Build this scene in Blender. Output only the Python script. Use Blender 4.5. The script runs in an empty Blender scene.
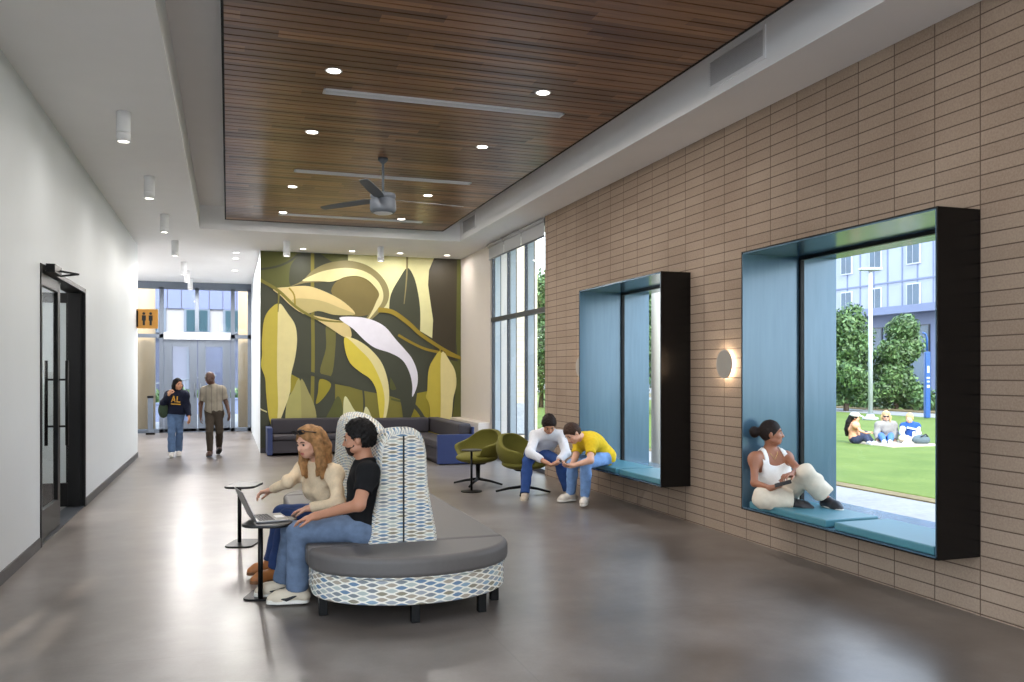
import bpy, bmesh, math, random
import numpy as np
from mathutils import Vector, Matrix
SC = bpy.context.scene
COL = SC.collection
random.seed(7); RNG = np.random.default_rng(7)
# ------------------------------------------------------------------ camera geometry
TH = math.radians(18.5); CT, ST = math.cos(TH), math.sin(TH)
F, CX, HY, EYE = 849.0, 512.0, 373.0, 1.62
def P(px, py, t):
    x = (px-CX)/F; y = (HY-py)/F
    return np.array((t*(x*CT+ST), t*(CT-x*ST), EYE+t*y))
def PX(px, py, X): return P(px, py, X/((px-CX)/F*CT+ST))
def PY(px, py, Y): return P(px, py, Y/(CT-(px-CX)/F*ST))
def PZ(px, py, Z): return P(px, py, (Z-EYE)/((HY-py)/F))
CR = np.array((CT, -ST, 0.)); CF = np.array((ST, CT, 0.)); UP = np.array((0., 0., 1.))
def cam_dir(r, f, u):
    v = r*CR+f*CF+u*UP
    return v/np.linalg.norm(v)
cd = bpy.data.cameras.new('camera'); cam = bpy.data.objects.new('camera', cd); COL.objects.link(cam)
cam.location = (0, 0, EYE); cam.rotation_euler = (math.pi/2, 0, -TH)
cd.sensor_width = 36; cd.lens = 36*F/1024; cd.shift_y = 32/1024; cd.clip_end = 400
SC.camera = cam
# ------------------------------------------------------------------ materials
def lin(c):
    c = c/255.0
    return c/12.92 if c <= .04045 else ((c+.055)/1.055)**2.4
def rgb(r, g, b): return (lin(r), lin(g), lin(b), 1)
class NT:
    def __init__(s, m): s.t = m.node_tree; s.n = s.t.nodes; s.l = s.t.links
    def node(s, ty, **k):
        n = s.n.new(ty)
        for a, v in k.items(): setattr(n, a, v)
        return n
    def math(s, op, a, b=None, c=None):
        n = s.node('ShaderNodeMath', operation=op)
        for i, v in enumerate((a, b, c)):
            if v is None: continue
            if isinstance(v, (int, float)): n.inputs[i].default_value = v
            else: s.l.new(v, n.inputs[i])
        return n.outputs[0]
    def noise(s, vec, scale, detail=3, rough=.5):
        n = s.node('ShaderNodeTexNoise'); n.inputs['Scale'].default_value = scale
        n.inputs['Detail'].default_value = detail; n.inputs['Roughness'].default_value = rough
        if vec is not None: s.l.new(vec, n.inputs['Vector'])
        return n.outputs['Fac']
    def ramp(s, fac, stops, mode='LINEAR'):
        n = s.node('ShaderNodeValToRGB'); r = n.color_ramp; r.interpolation = mode
        while len(r.elements) < len(stops): r.elements.new(.5)
        for e, (p, c) in zip(r.elements, stops): e.position = p; e.color = c
        s.l.new(fac, n.inputs[0]); return n.outputs[0]
    def mix(s, fac, a, b, blend='MIX'):
        n = s.node('ShaderNodeMix', data_type='RGBA', blend_type=blend)
        for i, v in ((0, fac), (6, a), (7, b)):
            if isinstance(v, (int, float, tuple)): n.inputs[i].default_value = v
            else: s.l.new(v, n.inputs[i])
        return n.outputs[2]
    def bump(s, h, strength, dist=.01):
        n = s.node('ShaderNodeBump'); n.inputs['Strength'].default_value = strength; n.inputs['Distance'].default_value = dist
        s.l.new(h, n.inputs['Height']); return n.outputs[0]
    def obj(s): return s.node('ShaderNodeTexCoord').outputs['Object']
    def pos(s): return s.node('ShaderNodeNewGeometry').outputs['Position']
    def uv(s): return s.node('ShaderNodeTexCoord').outputs['UV']
    def mapping(s, vec, scale=(1, 1, 1), loc=(0, 0, 0)):
        n = s.node('ShaderNodeMapping'); n.inputs['Scale'].default_value = scale; n.inputs['Location'].default_value = loc
        s.l.new(vec, n.inputs[0]); return n.outputs[0]
def dark(c, k): return (c[0]*k, c[1]*k, c[2]*k, 1)
def mat(name, c, rough=.5, metal=0., var=.12, scale=20., bump=.0, spec=.5, coat=0.):
    m = bpy.data.materials.new(name); m.use_nodes = True; t = NT(m); b = t.n['Principled BSDF']
    f = t.noise(t.obj(), scale)
    col = t.ramp(f, [(.3, dark(c, 1-var)), (.7, dark(c, 1+var))])
    t.l.new(col, b.inputs['Base Color'])
    b.inputs['Roughness'].default_value = rough; b.inputs['Metallic'].default_value = metal
    b.inputs['Specular IOR Level'].default_value = spec; b.inputs['Coat Weight'].default_value = coat
    if bump: t.l.new(t.bump(t.noise(t.obj(), scale*6), bump, .004), b.inputs['Normal'])
    return m
def emit(name, c, strength):
    m = bpy.data.materials.new(name); m.use_nodes = True; b = m.node_tree.nodes['Principled BSDF']
    b.inputs['Base Color'].default_value = c; b.inputs['Emission Color'].default_value = c; b.inputs['Emission Strength'].default_value = strength
    return m
def glass(name, tint=(.98, .99, .985, 1), refl=.4):
    m = bpy.data.materials.new(name); m.use_nodes = True; t = NT(m)
    t.n.remove(t.n['Principled BSDF'])
    tr = t.node('ShaderNodeBsdfTransparent'); tr.inputs[0].default_value = tint
    gl = t.node('ShaderNodeBsdfGlossy'); gl.inputs['Roughness'].default_value = .02
    lw = t.node('ShaderNodeLayerWeight'); lw.inputs[0].default_value = .5
    fac = t.math('MULTIPLY', t.math('ADD', t.math('MULTIPLY', t.math('POWER', lw.outputs['Facing'], 5), .5), .025), refl)
    mx = t.node('ShaderNodeMixShader'); t.l.new(fac, mx.inputs[0])
    t.l.new(tr.outputs[0], mx.inputs[1]); t.l.new(gl.outputs[0], mx.inputs[2])
    t.l.new(mx.outputs[0], t.n['Material Output'].inputs[0])
    return m
# ------------------------------------------------------------------ object helpers
def link(o, parent=None):
    COL.objects.link(o)
    if parent is not None:
        o.parent = parent
        o.matrix_parent_inverse = parent_world(parent).inverted()
    return o
def parent_world(p):
    m = Matrix.Translation(p.location)
    return m if p.type == 'EMPTY' else Matrix.Identity(4)
def tag(o, label=None, cat=None, group=None, kind=None):
    for k, v in (('label', label), ('category', cat), ('group', group), ('kind', kind)):
        if v: o[k] = v
    return o
def thing(name, label, cat, loc, group=None, kind=None):
    o = bpy.data.objects.new(name, None); o.location = tuple(float(v) for v in loc); o.empty_display_size = .1
    COL.objects.link(o)
    return tag(o, label, cat, group, kind)
def copy_thing(root, delta, label=None, rotz=None):
    """a copy of the thing, its parts and its sub-parts, moved by delta"""
    c = root.copy(); COL.objects.link(c)
    c.location = Vector(root.location)+Vector([float(v) for v in delta])
    if label: c['label'] = label
    if rotz is not None: c.rotation_euler = (0, 0, rotz)
    for ch in list(root.children):
        d = ch.copy(); COL.objects.link(d); d.parent = c
        for g in list(ch.children):
            e = g.copy(); COL.objects.link(e); e.parent = d
    return c
class MB:
    """collects shapes into one mesh"""
    def __init__(s): s.v = []; s.f = []; s.m = []; s.uvs = {}
    def add(s, vs, fs, mi=0, uv=None):
        n = len(s.v); s.v += [tuple(map(float, v)) for v in vs]
        for i, f in enumerate(fs):
            s.f.append([n+j for j in f]); s.m.append(mi)
            if uv is not None: s.uvs[len(s.f)-1] = uv[i]
        return s
    def box(s, x0, x1, y0, y1, z0, z1, mi=0):
        x0, x1 = sorted((x0, x1)); y0, y1 = sorted((y0, y1)); z0, z1 = sorted((z0, z1))
        vs = [(x, y, z) for z in (z0, z1) for y in (y0, y1) for x in (x0, x1)]
        return s.add(vs, [(0, 2, 3, 1), (4, 5, 7, 6), (0, 1, 5, 4), (2, 6, 7, 3), (0, 4, 6, 2), (1, 3, 7, 5)], mi)
    def obox(s, c, ax, ay, az, mi=0):
        """oriented box: centre and three half-extent vectors"""
        c, ax, ay, az = map(np.asarray, (c, ax, ay, az))
        if np.dot(np.cross(ax, ay), az) < 0: ax = -ax
        vs = [c+i*ax+j*ay+k*az for k in (-1, 1) for j in (-1, 1) for i in (-1, 1)]
        return s.add(vs, [(0, 2, 3, 1), (4, 5, 7, 6), (0, 1, 5, 4), (2, 6, 7, 3), (0, 4, 6, 2), (1, 3, 7, 5)], mi)
    def tube(s, pts, r, n=12, mi=0, cap=True):
        pts = [np.asarray(p, float) for p in pts]; rs = r if isinstance(r, (list, tuple)) else [r]*len(pts)
        rings = []
        ref = None
        for i, p in enumerate(pts):
            d = pts[min(i+1, len(pts)-1)]-pts[max(i-1, 0)]; d = d/np.linalg.norm(d)
            if ref is None: ref = np.array((0, 0, 1.)) if abs(d[2]) < .9 else np.array((1., 0, 0))
            a = np.cross(d, ref); a /= np.linalg.norm(a); b = np.cross(d, a); ref = np.cross(a, d)
            rings.append([p+rs[i]*(math.cos(2*math.pi*k/n)*a+math.sin(2*math.pi*k/n)*b) for k in range(n)])
        vs = [v for R in rings for v in R]; fs = []
        for i in range(len(pts)-1):
            for k in range(n):
                fs.append((i*n+k, i*n+(k+1) % n, (i+1)*n+(k+1) % n, (i+1)*n+k))
        if cap: fs += [tuple(range(n))[::-1], tuple((len(pts)-1)*n+k for k in range(n))]
        return s.add(vs, fs, mi)
    def lathe(s, c, prof, n=28, mi=0, axis=2):
        """profile of (radius, height) turned about a vertical axis at c"""
        vs = []; fs = []; c = np.asarray(c, float)
        for r, z in prof:
            for k in range(n):
                a = 2*math.pi*k/n; q = (r*math.cos(a), r*math.sin(a), z)
                if axis == 0: q = (z, r*math.cos(a), r*math.sin(a))
                if axis == 1: q = (r*math.sin(a), z, r*math.cos(a))
                vs.append(c+np.array(q))
        for i in range(len(prof)-1):
            for k in range(n):
                fs.append((i*n+k, i*n+(k+1) % n, (i+1)*n+(k+1) % n, (i+1)*n+k))
        fs += [tuple(range(n))[::-1], tuple((len(prof)-1)*n+k for k in range(n))]
        return s.add(vs, fs, mi)
    def prism(s, poly, z0, z1, mi=0, inset=None):
        """vertical prism of an outline [(x,y)..]; UVs run along the perimeter in metres"""
        n = len(poly); vs = [(x, y, z0) for x, y in poly]+[(x, y, z1) for x, y in poly]
        per = [0.]
        for i in range(n):
            a, b = poly[i], poly[(i+1) % n]; per.append(per[-1]+math.hypot(b[0]-a[0], b[1]-a[1]))
        fs = []; uv = []
        for i in range(n):
            j = (i+1) % n; fs.append((i, j, n+j, n+i)); uv.append([(per[i], z0), (per[i+1], z0), (per[i+1], z1), (per[i], z1)])
        fs += [tuple(range(n))[::-1], tuple(range(n, 2*n))]
        uv += [[poly[k] for k in range(n)][::-1], [poly[k] for k in range(n)]]
        return s.add(vs, fs, mi, uv)
    def build(s, name, mats, parent=None, bevel=0., seg=2, smooth=False, label=None, fix=False, kind=None):
        me = bpy.data.meshes.new(name); me.from_pydata(s.v, [], s.f)
        for m in (mats if isinstance(mats, (list, tuple)) else [mats]): me.materials.append(m)
        me.polygons.foreach_set('material_index', s.m)
        if s.uvs:
            ul = me.uv_layers.new(name='UVMap')
            for fi, uv in s.uvs.items():
                p = me.polygons[fi]
                for k, li in enumerate(p.loop_indices): ul.data[li].uv = uv[k]
        me.validate(); me.update()
        if fix:
            bm = bmesh.new(); bm.from_mesh(me); bmesh.ops.recalc_face_normals(bm, faces=bm.faces); bm.to_mesh(me); bm.free()
        if smooth: me.polygons.foreach_set('use_smooth', [True]*len(me.polygons))
        o = link(bpy.data.objects.new(name, me), parent)
        if bevel:
            b = o.modifiers.new('bevel', 'BEVEL'); b.width = bevel; b.segments = seg; b.limit_method = 'ANGLE'; b.angle_limit = .6
            me.polygons.foreach_set('use_smooth', [True]*len(me.polygons))
            w = o.modifiers.new('normals', 'WEIGHTED_NORMAL'); w.keep_sharp = True
        if label: o['label'] = label
        if kind: o['kind'] = kind
        return o
def struct(o): o['kind'] = 'structure'; return o
# ------------------------------------------------------------------ signed-distance bodies, meshed with surface nets
def nrm(v): v = np.asarray(v, float); return v/max(np.linalg.norm(v), 1e-9)
def cone(a, b, ra, rb, cut=False):
    a = np.asarray(a, float); b = np.asarray(b, float); ab = b-a; L2 = max(float(ab@ab), 1e-9); dr = nrm(ab)
    def fn(Q):
        q = Q-a; t = np.clip(q@ab/L2, 0, 1)
        d = np.sqrt(((q-t[:, None]*ab)**2).sum(1))-(ra+t*(rb-ra))
        return np.maximum(d, (Q-b)@dr) if cut else d
    R = max(ra, rb); fn.lo = np.minimum(a, b)-R; fn.hi = np.maximum(a, b)+R
    return fn
def ell(c, ax, r):
    c = np.asarray(c, float); A = np.array([nrm(v) for v in ax]); r = np.asarray(r, float)
    def fn(Q):
        q = (Q-c)@A.T; k0 = np.sqrt(((q/r)**2).sum(1)); k1 = np.sqrt(((q/r**2)**2).sum(1))
        return k0*(k0-1)/np.maximum(k1, 1e-6)
    e = np.sqrt(((A*r[:, None])**2).sum(0)); fn.lo = c-e; fn.hi = c+e
    return fn
def smin(a, b, k):
    h = np.clip(.5+.5*(b-a)/k, 0, 1); return b+(a-b)*h-k*h*(1-h)
def evaluate(pr, Q, cull=True):
    d = np.full(len(Q), 1.0)
    for it in pr:
        fn, k = it[0], it[1]; sub = len(it) > 2
        if cull:
            m = np.all((Q > fn.lo-k-.04) & (Q < fn.hi+k+.04), 1); idx = np.nonzero(m)[0]
            if not len(idx): continue
            e = fn(Q[idx])
            d[idx] = -smin(-d[idx], e, k) if sub else smin(d[idx], e, k)
        else:
            e = fn(Q); d = -smin(-d, e, k) if sub else smin(d, e, k)
    return d
def nets(pr, h, extra=None):
    """prims [(fn, k[, 'sub'])], cell h, extra(Q, d)->d : returns verts, quads"""
    lo = np.min([p[0].lo for p in pr if len(p) < 3], 0)-4*h; hi = np.max([p[0].hi for p in pr if len(p) < 3], 0)+4*h
    B = 6; nb = np.ceil((hi-lo)/(B*h)).astype(int)+1
    g = np.stack(np.meshgrid(*[np.arange(n) for n in nb], indexing='ij'), -1).reshape(-1, 3)
    cen = lo+(g+.5)*B*h
    dc = evaluate(pr, cen, False)
    if extra: dc = extra(cen, dc)
    act = np.abs(dc) < B*h*1.35+.02
    N = nb*B
    vals = np.repeat(np.repeat(np.repeat(np.where(dc < 0, -1., 1.).reshape(nb), B, 0), B, 1), B, 2).astype(np.float32)
    oc = np.stack(np.meshgrid(*[np.arange(B)]*3, indexing='ij'), -1).reshape(-1, 3)
    ii = (g[act][:, None, :]*B+oc[None]).reshape(-1, 3)
    for s0 in range(0, len(ii), 400000):
        I = ii[s0:s0+400000]; Q = lo+I*h
        d = evaluate(pr, Q)
        if extra: d = extra(Q, d)
        vals[I[:, 0], I[:, 1], I[:, 2]] = d
    neg = vals < 0
    c = np.zeros(N-1, np.int8)
    for dx in (0, 1):
        for dy in (0, 1):
            for dz in (0, 1): c += neg[dx:N[0]-1+dx, dy:N[1]-1+dy, dz:N[2]-1+dz]
    cells = np.argwhere((c > 0) & (c < 8))
    if not len(cells): return np.zeros((0, 3)), np.zeros((0, 4), int)
    idm = np.full(N-1, -1, np.int64); idm[tuple(cells.T)] = np.arange(len(cells))
    acc = np.zeros((len(cells), 3)); cnt = np.zeros(len(cells))
    cor = [np.array(v) for v in np.ndindex(2, 2, 2)]
    for a in cor:
        for ax in range(3):
            if a[ax]: continue
            b = a.copy(); b[ax] = 1
            va = vals[tuple((cells+a).T)]; vb = vals[tuple((cells+b).T)]; m = (va < 0) != (vb < 0)
            t = np.where(m, va/np.where(m, va-vb, 1), 0)
            p = np.repeat(a[None].astype(float), len(cells), 0); p[:, ax] += t
            acc[m] += p[m]; cnt[m] += 1
    V = lo+(cells+acc/np.maximum(cnt, 1)[:, None])*h
    quads = []
    for ax in range(3):
        u, w = (ax+1) % 3, (ax+2) % 3
        sl0 = [slice(None)]*3; sl1 = [slice(None)]*3; sl0[ax] = slice(0, -1); sl1[ax] = slice(1, None)
        A, Bn = neg[tuple(sl0)], neg[tuple(sl1)]
        E = np.argwhere(A != Bn); E = E[(E[:, u] > 0) & (E[:, w] > 0) & (E[:, u] < N[u]-1) & (E[:, w] < N[w]-1)]
        if not len(E): continue
        du = np.zeros(3, int); dw = np.zeros(3, int); du[u] = 1; dw[w] = 1
        q = np.stack([idm[tuple((E-du-dw).T)], idm[tuple((E-dw).T)], idm[tuple(E.T)], idm[tuple((E-du).T)]], 1)
        fl = ~A[tuple(E.T)]; q[fl] = q[fl][:, ::-1]
        quads.append(q)
    Qd = np.concatenate(quads); Qd = Qd[(Qd >= 0).all(1)]
    return V, Qd
def sdf_obj(name, pr, h, mats, parent=None, extra=None, paint=None, smooth_it=0):
    V, Q = nets(pr, h, extra)
    me = bpy.data.meshes.new(name); me.vertices.add(len(V)); me.vertices.foreach_set('co', V.astype(np.float32).ravel())
    me.loops.add(len(Q)*4); me.loops.foreach_set('vertex_index', Q.astype(np.int32).ravel())
    me.polygons.add(len(Q)); me.polygons.foreach_set('loop_start', np.arange(0, len(Q)*4, 4, dtype=np.int32))
    for m in (mats if isinstance(mats, (list, tuple)) else [mats]): me.materials.append(m)
    if paint is not None:
        cen = V[Q].mean(1); me.polygons.foreach_set('material_index', paint(cen).astype(np.int32))
    me.polygons.foreach_set('use_smooth', np.ones(len(Q), bool))
    me.update(); me.validate()
    o = link(bpy.data.objects.new(name, me), parent)
    if smooth_it:
        md = o.modifiers.new('smooth', 'SMOOTH'); md.factor = .5; md.iterations = smooth_it
    return o
# ------------------------------------------------------------------ materials of the room
M = {}
M['white_wall'] = mat('white_wall', rgb(208, 213, 216), .55, var=.01, scale=3)
M['ceiling_white'] = mat('ceiling_white', rgb(242, 241, 241), .7, var=.01, scale=3)
M['beige_wall'] = mat('beige_wall', rgb(214, 205, 196), .6, var=.01, scale=3)
M['black_metal'] = mat('black_metal', rgb(9, 9, 10), .4, .0, spec=.2)
M['black_steel'] = mat('black_steel', rgb(10, 10, 11), .22, 0., spec=.35, var=.05)
M['base_dark'] = mat('base_dark', rgb(66, 64, 66), .5)
M['grey_alu'] = mat('grey_alu', rgb(94, 103, 116), .45, .1, var=.03)
M['dark_alu'] = mat('dark_alu', rgb(58, 62, 68), .4, .4, var=.03)
M['glass'] = glass('glass')
M['glass_box'] = glass('glass_box', (.975, .99, .985, 1), .35)
M['lamp_white'] = mat('lamp_white', rgb(235, 236, 238), .4, var=.01)
M['lamp_glow'] = emit('lamp_glow', (1, .93, .82, 1), 9)
M['fan_grey'] = mat('fan_grey', rgb(98, 104, 112), .55, .1, var=.03)
M['grille'] = mat('grille', rgb(206, 204, 204), .6, var=.02)
M['blind'] = mat('blind', rgb(172, 172, 172), .85, var=.04, scale=60)
M['black_plastic'] = mat('black_plastic', rgb(20, 20, 22), .4)
M['header'] = mat('header_grey', rgb(176, 180, 186), .5, var=.02)
# blue gloss paint of the window boxes
def blue_metal():
    m = bpy.data.materials.new('blue_metal'); m.use_nodes = True; t = NT(m); b = t.n['Principled BSDF']
    f = t.noise(t.mapping(t.obj(), (1, 1, .08)), 26, 3)
    t.l.new(t.ramp(f, [(.3, rgb(68, 97, 116)), (.7, rgb(75, 104, 123))]), b.inputs['Base Color'])
    b.inputs['Roughness'].default_value = .24; b.inputs['Metallic'].default_value = .3
    b.inputs['Specular IOR Level'].default_value = .6; b.inputs['Coat Weight'].default_value = .22; b.inputs['Coat Roughness'].default_value = .1; b.inputs['Coat IOR'].default_value = 1.5
    return m
M['blue_metal'] = blue_metal()
def concrete():
    m = bpy.data.materials.new('polished_concrete'); m.use_nodes = True; t = NT(m); b = t.n['Principled BSDF']; o = t.obj()
    o2 = t.mapping(o, (1, 1, 0), (13.37, 7.71, 3.43)); a = t.noise(o2, .8, 5, .6); c = t.noise(o2, 2.2, 4, .6); g = t.noise(o2, 60, 1)
    mixf = t.math('ADD', t.math('MULTIPLY', a, .6), t.math('ADD', t.math('MULTIPLY', c, .34), t.math('MULTIPLY', g, .06)))
    col = t.ramp(mixf, [(.37, rgb(88, 80, 74)), (.5, rgb(106, 98, 92)), (.63, rgb(125, 118, 113))])
    # saw-cut control joints
    sx = t.node('ShaderNodeSeparateXYZ'); t.l.new(o, sx.inputs[0])
    jy = t.math('LESS_THAN', t.math('PINGPONG', t.math('ADD', sx.outputs[1], -.6), 2.3), .004)
    jx = t.math('LESS_THAN', t.math('PINGPONG', t.math('ADD', sx.outputs[0], 1.65), 1.6), .004)
    col = t.mix(t.math('MULTIPLY', t.math('MAXIMUM', jy, jx), .3), col, rgb(70, 64, 60))
    t.l.new(col, b.inputs['Base Color'])
    t.l.new(t.math('ADD', t.math('MULTIPLY', a, .12), .25), b.inputs['Roughness'])
    b.inputs['Specular IOR Level'].default_value = .7
    return m
M['concrete'] = concrete()
def block(name, c1, c2, mortar, w=.385, h=.0975, oy=4.38, oz=.012):
    m = bpy.data.materials.new(name); m.use_nodes = True; t = NT(m); b = t.n['Principled BSDF']; o = t.obj()
    s = t.node('ShaderNodeSeparateXYZ'); t.l.new(o, s.inputs[0])
    u = t.math('DIVIDE', t.math('SUBTRACT', s.outputs[1], oy), w); v = t.math('DIVIDE', t.math('SUBTRACT', s.outputs[2], oz), h)
    du = t.math('MULTIPLY', t.math('PINGPONG', u, .5), w); dv = t.math('MULTIPLY', t.math('PINGPONG', v, .5), h)
    j = t.math('LESS_THAN', t.math('MINIMUM', du, dv), .0042)
    cb = t.node('ShaderNodeCombineXYZ'); t.l.new(t.math('FLOOR', u), cb.inputs[0]); t.l.new(t.math('FLOOR', v), cb.inputs[1])
    wn = t.node('ShaderNodeTexWhiteNoise'); t.l.new(cb.outputs[0], wn.inputs[0])
    sp = t.noise(o, 70, 4, .7); bl = t.noise(o, 1.2, 3)
    f = t.math('ADD', t.math('MULTIPLY', wn.outputs[0], .1), t.math('ADD', t.math('MULTIPLY', sp, .5), t.math('MULTIPLY', bl, .4)))
    col = t.ramp(f, [(.3, c1), (.72, c2)])
    t.l.new(t.mix(j, col, mortar), b.inputs['Base Color'])
    b.inputs['Roughness'].default_value = .85; b.inputs['Specular IOR Level'].default_value = .25
    dm = t.math('MINIMUM', t.math('MINIMUM', du, dv), .008)
    hh = t.math('ADD', t.math('MULTIPLY', dm, 60), t.math('MULTIPLY', sp, .25))
    t.l.new(t.bump(hh, .5, .008), b.inputs['Normal'])
    return m
M['block'] = block('tan_block', rgb(132, 113, 97), rgb(168, 149, 131), rgb(92, 76, 64))
M['pale_block'] = block('pale_block', rgb(168, 160, 140), rgb(190, 182, 162), rgb(150, 140, 122))
def wood():
    m = bpy.data.materials.new('walnut_boards'); m.use_nodes = True; t = NT(m); b = t.n['Principled BSDF']; o = t.obj()
    s = t.node('ShaderNodeSeparateXYZ'); t.l.new(o, s.inputs[0])
    row = t.math('FLOOR', t.math('DIVIDE', s.outputs[1], .135))
    wn0 = t.node('ShaderNodeTexWhiteNoise', noise_dimensions='1D'); t.l.new(row, wn0.inputs['W'])
    seg = t.math('FLOOR', t.math('ADD', t.math('DIVIDE', s.outputs[0], 1.25), t.math('MULTIPLY', wn0.outputs[0], 7.)))
    cb = t.node('ShaderNodeCombineXYZ'); t.l.new(row, cb.inputs[0]); t.l.new(seg, cb.inputs[1])
    wn = t.node('ShaderNodeTexWhiteNoise'); t.l.new(cb.outputs[0], wn.inputs[0])
    g = t.noise(t.mapping(o, (1.2, 22, 1)), 2.4, 5, .6)
    f = t.math('ADD', t.math('MULTIPLY', wn.outputs[0], .5), t.math('MULTIPLY', g, .5))
    t.l.new(t.ramp(f, [(.15, rgb(78, 50, 36)), (.45, rgb(119, 82, 58)), (.8, rgb(160, 117, 85))]), b.inputs['Base Color'])
    b.inputs['Roughness'].default_value = .3; b.inputs['Specular IOR Level'].default_value = .5
    return m
M['wood'] = wood()
M['void'] = mat('void_black', rgb(12, 10, 9), .9)
# ------------------------------------------------------------------ the room shell
XL, XR, ZC, ZT = -1.65, 4.76, 4.1, 4.5
YB, YW = -3.6, 4.3
struct(MB().box(-6, 5.3, YB-.2, 25.0, -.12, 0).build('floor', M['concrete']))
m = MB()
# left wall with the doorway, thick
D0, D1, DZ = 8.84, 11.45, 2.64
m.box(XL-.2, XL, YW, D0, 0, ZC); m.box(XL-.2, XL, D1, 17.8, 0, ZC); m.box(XL-.2, XL, D0, D1, DZ, ZC)
struct(m.build('wall_left', M['white_wall']))
m = MB(); m.box(XL, XL+.012, YW, D0-.03, 0, .1); m.box(XL, XL+.012, D1+.03, 17.8, 0, .1); m.box(XL-.2, XL+.012, 17.8, 17.812, 0, .1)
struct(m.build('baseboard_left', M['base_dark']))
# right block wall with two window boxes
BA, BB, BZ0, BZ1 = (4.38, 6.62), (8.12, 10.36), .392, 2.712
WY0, WY1 = 12.58, 15.72
m = MB()
for y0, y1, z0, z1 in ((YB, BA[0], 0, ZC), (BA[1], BB[0], 0, ZC), (BB[1], WY0, 0, ZC), (BA[0], BA[1], 0, BZ0), (BA[0], BA[1], BZ1, ZC), (BB[0], BB[1], 0, BZ0), (BB[0], BB[1], BZ1, ZC)):
    m.box(XR, XR+.38, y0, y1, z0, z1)
struct(m.build('wall_right', M['block']))
struct(MB().box(4.82, 5.2, WY1, 17.95, 0, ZC).build('wall_alcove', M['beige_wall']))
struct(MB().box(4.58, 4.82, 15.74, 17.93, 0, .66).build('trim_ledge', M['beige_wall'], bevel=.008))
# mural partition, hall side wall
MY = 17.93
struct(MB().box(.62, 5.2, MY, MY+.2, 0, ZC).build('wall_mural', M['white_wall']))
struct(MB().box(.62, .8, MY+.2, 24.8, 0, ZC).build('wall_hall', M['white_wall']))
struct(MB().box(.62, 4.82, MY-.012, MY, 0, .1).build('baseboard_mural', M['base_dark']))
struct(MB().box(-6.2, -6, 17.6, 25, 0, ZC).build('wall_hall_end', M['white_wall']))
struct(MB().box(-6, XL-.2, 17.6, 17.8, 0, ZC).build('wall_hall_return', M['white_wall']))
# ceiling: flat soffit round a raised tray
TX0, TX1, TY1 = -.46, 4.15, 15.5
m = MB(); m.box(-6.2, TX0, 7.9, 25, ZC, ZC+.12); m.box(XL-.3, TX0, YB, 7.9, ZC, ZC+.12); m.box(TX1, 5.3, YB, 25, ZC, ZC+.12); m.box(TX0, TX1, TY1, 25, ZC, ZC+.12)
struct(m.build('ceiling', M['ceiling_white']))
m = MB(); m.box(TX0-.1, TX1+.1, YB, TY1+.1, ZT, ZT+.1)
m.box(TX0-.1, TX0, YB, TY1+.1, ZC+.12, ZT); m.box(TX1, TX1+.1, YB, TY1+.1, ZC+.12, ZT); m.box(TX0, TX1, TY1, TY1+.1, ZC+.12, ZT)
struct(m.build('ceiling_tray', M['ceiling_white']))
# wood slat ceiling hung in the tray
WX0, WX1, WYE, WZ = -.05, 3.78, 15.32, 4.25
rb = random.Random(3)
m = MB(); y = WYE-.135
while y > YB+.3:
    m.box(WX0+.02, WX1-.02, y+.008, y+.127, WZ, WZ+.03); y -= .135
sl = m.build('ceiling_wood', M['wood'], kind='structure')
m = MB(); m.box(WX0+.02, WX1-.02, YB+.3, WYE, WZ+.035, WZ+.05)
m.box(WX0, WX0+.02, YB+.3, WYE, WZ-.005, WZ+.09); m.box(WX1-.02, WX1, YB+.3, WYE, WZ-.005, WZ+.09); m.box(WX0, WX1, WYE, WYE+.015, WZ-.005, WZ+.09)
for x in (.6, 1.8, 3.0):
    for yy in (2, 6, 10, 14): m.box(x, x+.04, yy, yy+.04, WZ+.05, ZT)
struct(m.build('ceiling_wood_backing', M['void']))
# invented glazed end behind the camera, added to bring in fill daylight
m = MB()
for i in range(6): m.box(XL+i*1.28-.04, XL+i*1.28+.04, YB-.14, YB-.06, 0, ZC)
m.box(XL, XR, YB-.14, YB-.06, 2.6, 2.68)
wb = m.build('fill_window_back', M['dark_alu'], kind='structure')
MB().box(XL, XR, YB-.11, YB-.10, 0, ZC).build('pane', M['glass'], wb)
m = MB()
for i in range(7): m.box(XL-.14, XL-.06, YB+i*1.316-.04, YB+i*1.316+.04, 0, ZC)
m.box(XL-.14, XL-.06, YB, YW, 2.6, 2.68)
wl = m.build('fill_window_left', M['dark_alu'], kind='structure')  # made-up side glazing out of view, added for extra daylight
MB().box(XL-.11, XL-.10, YB, YW, 0, ZC).build('pane', M['glass'], wl)
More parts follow.
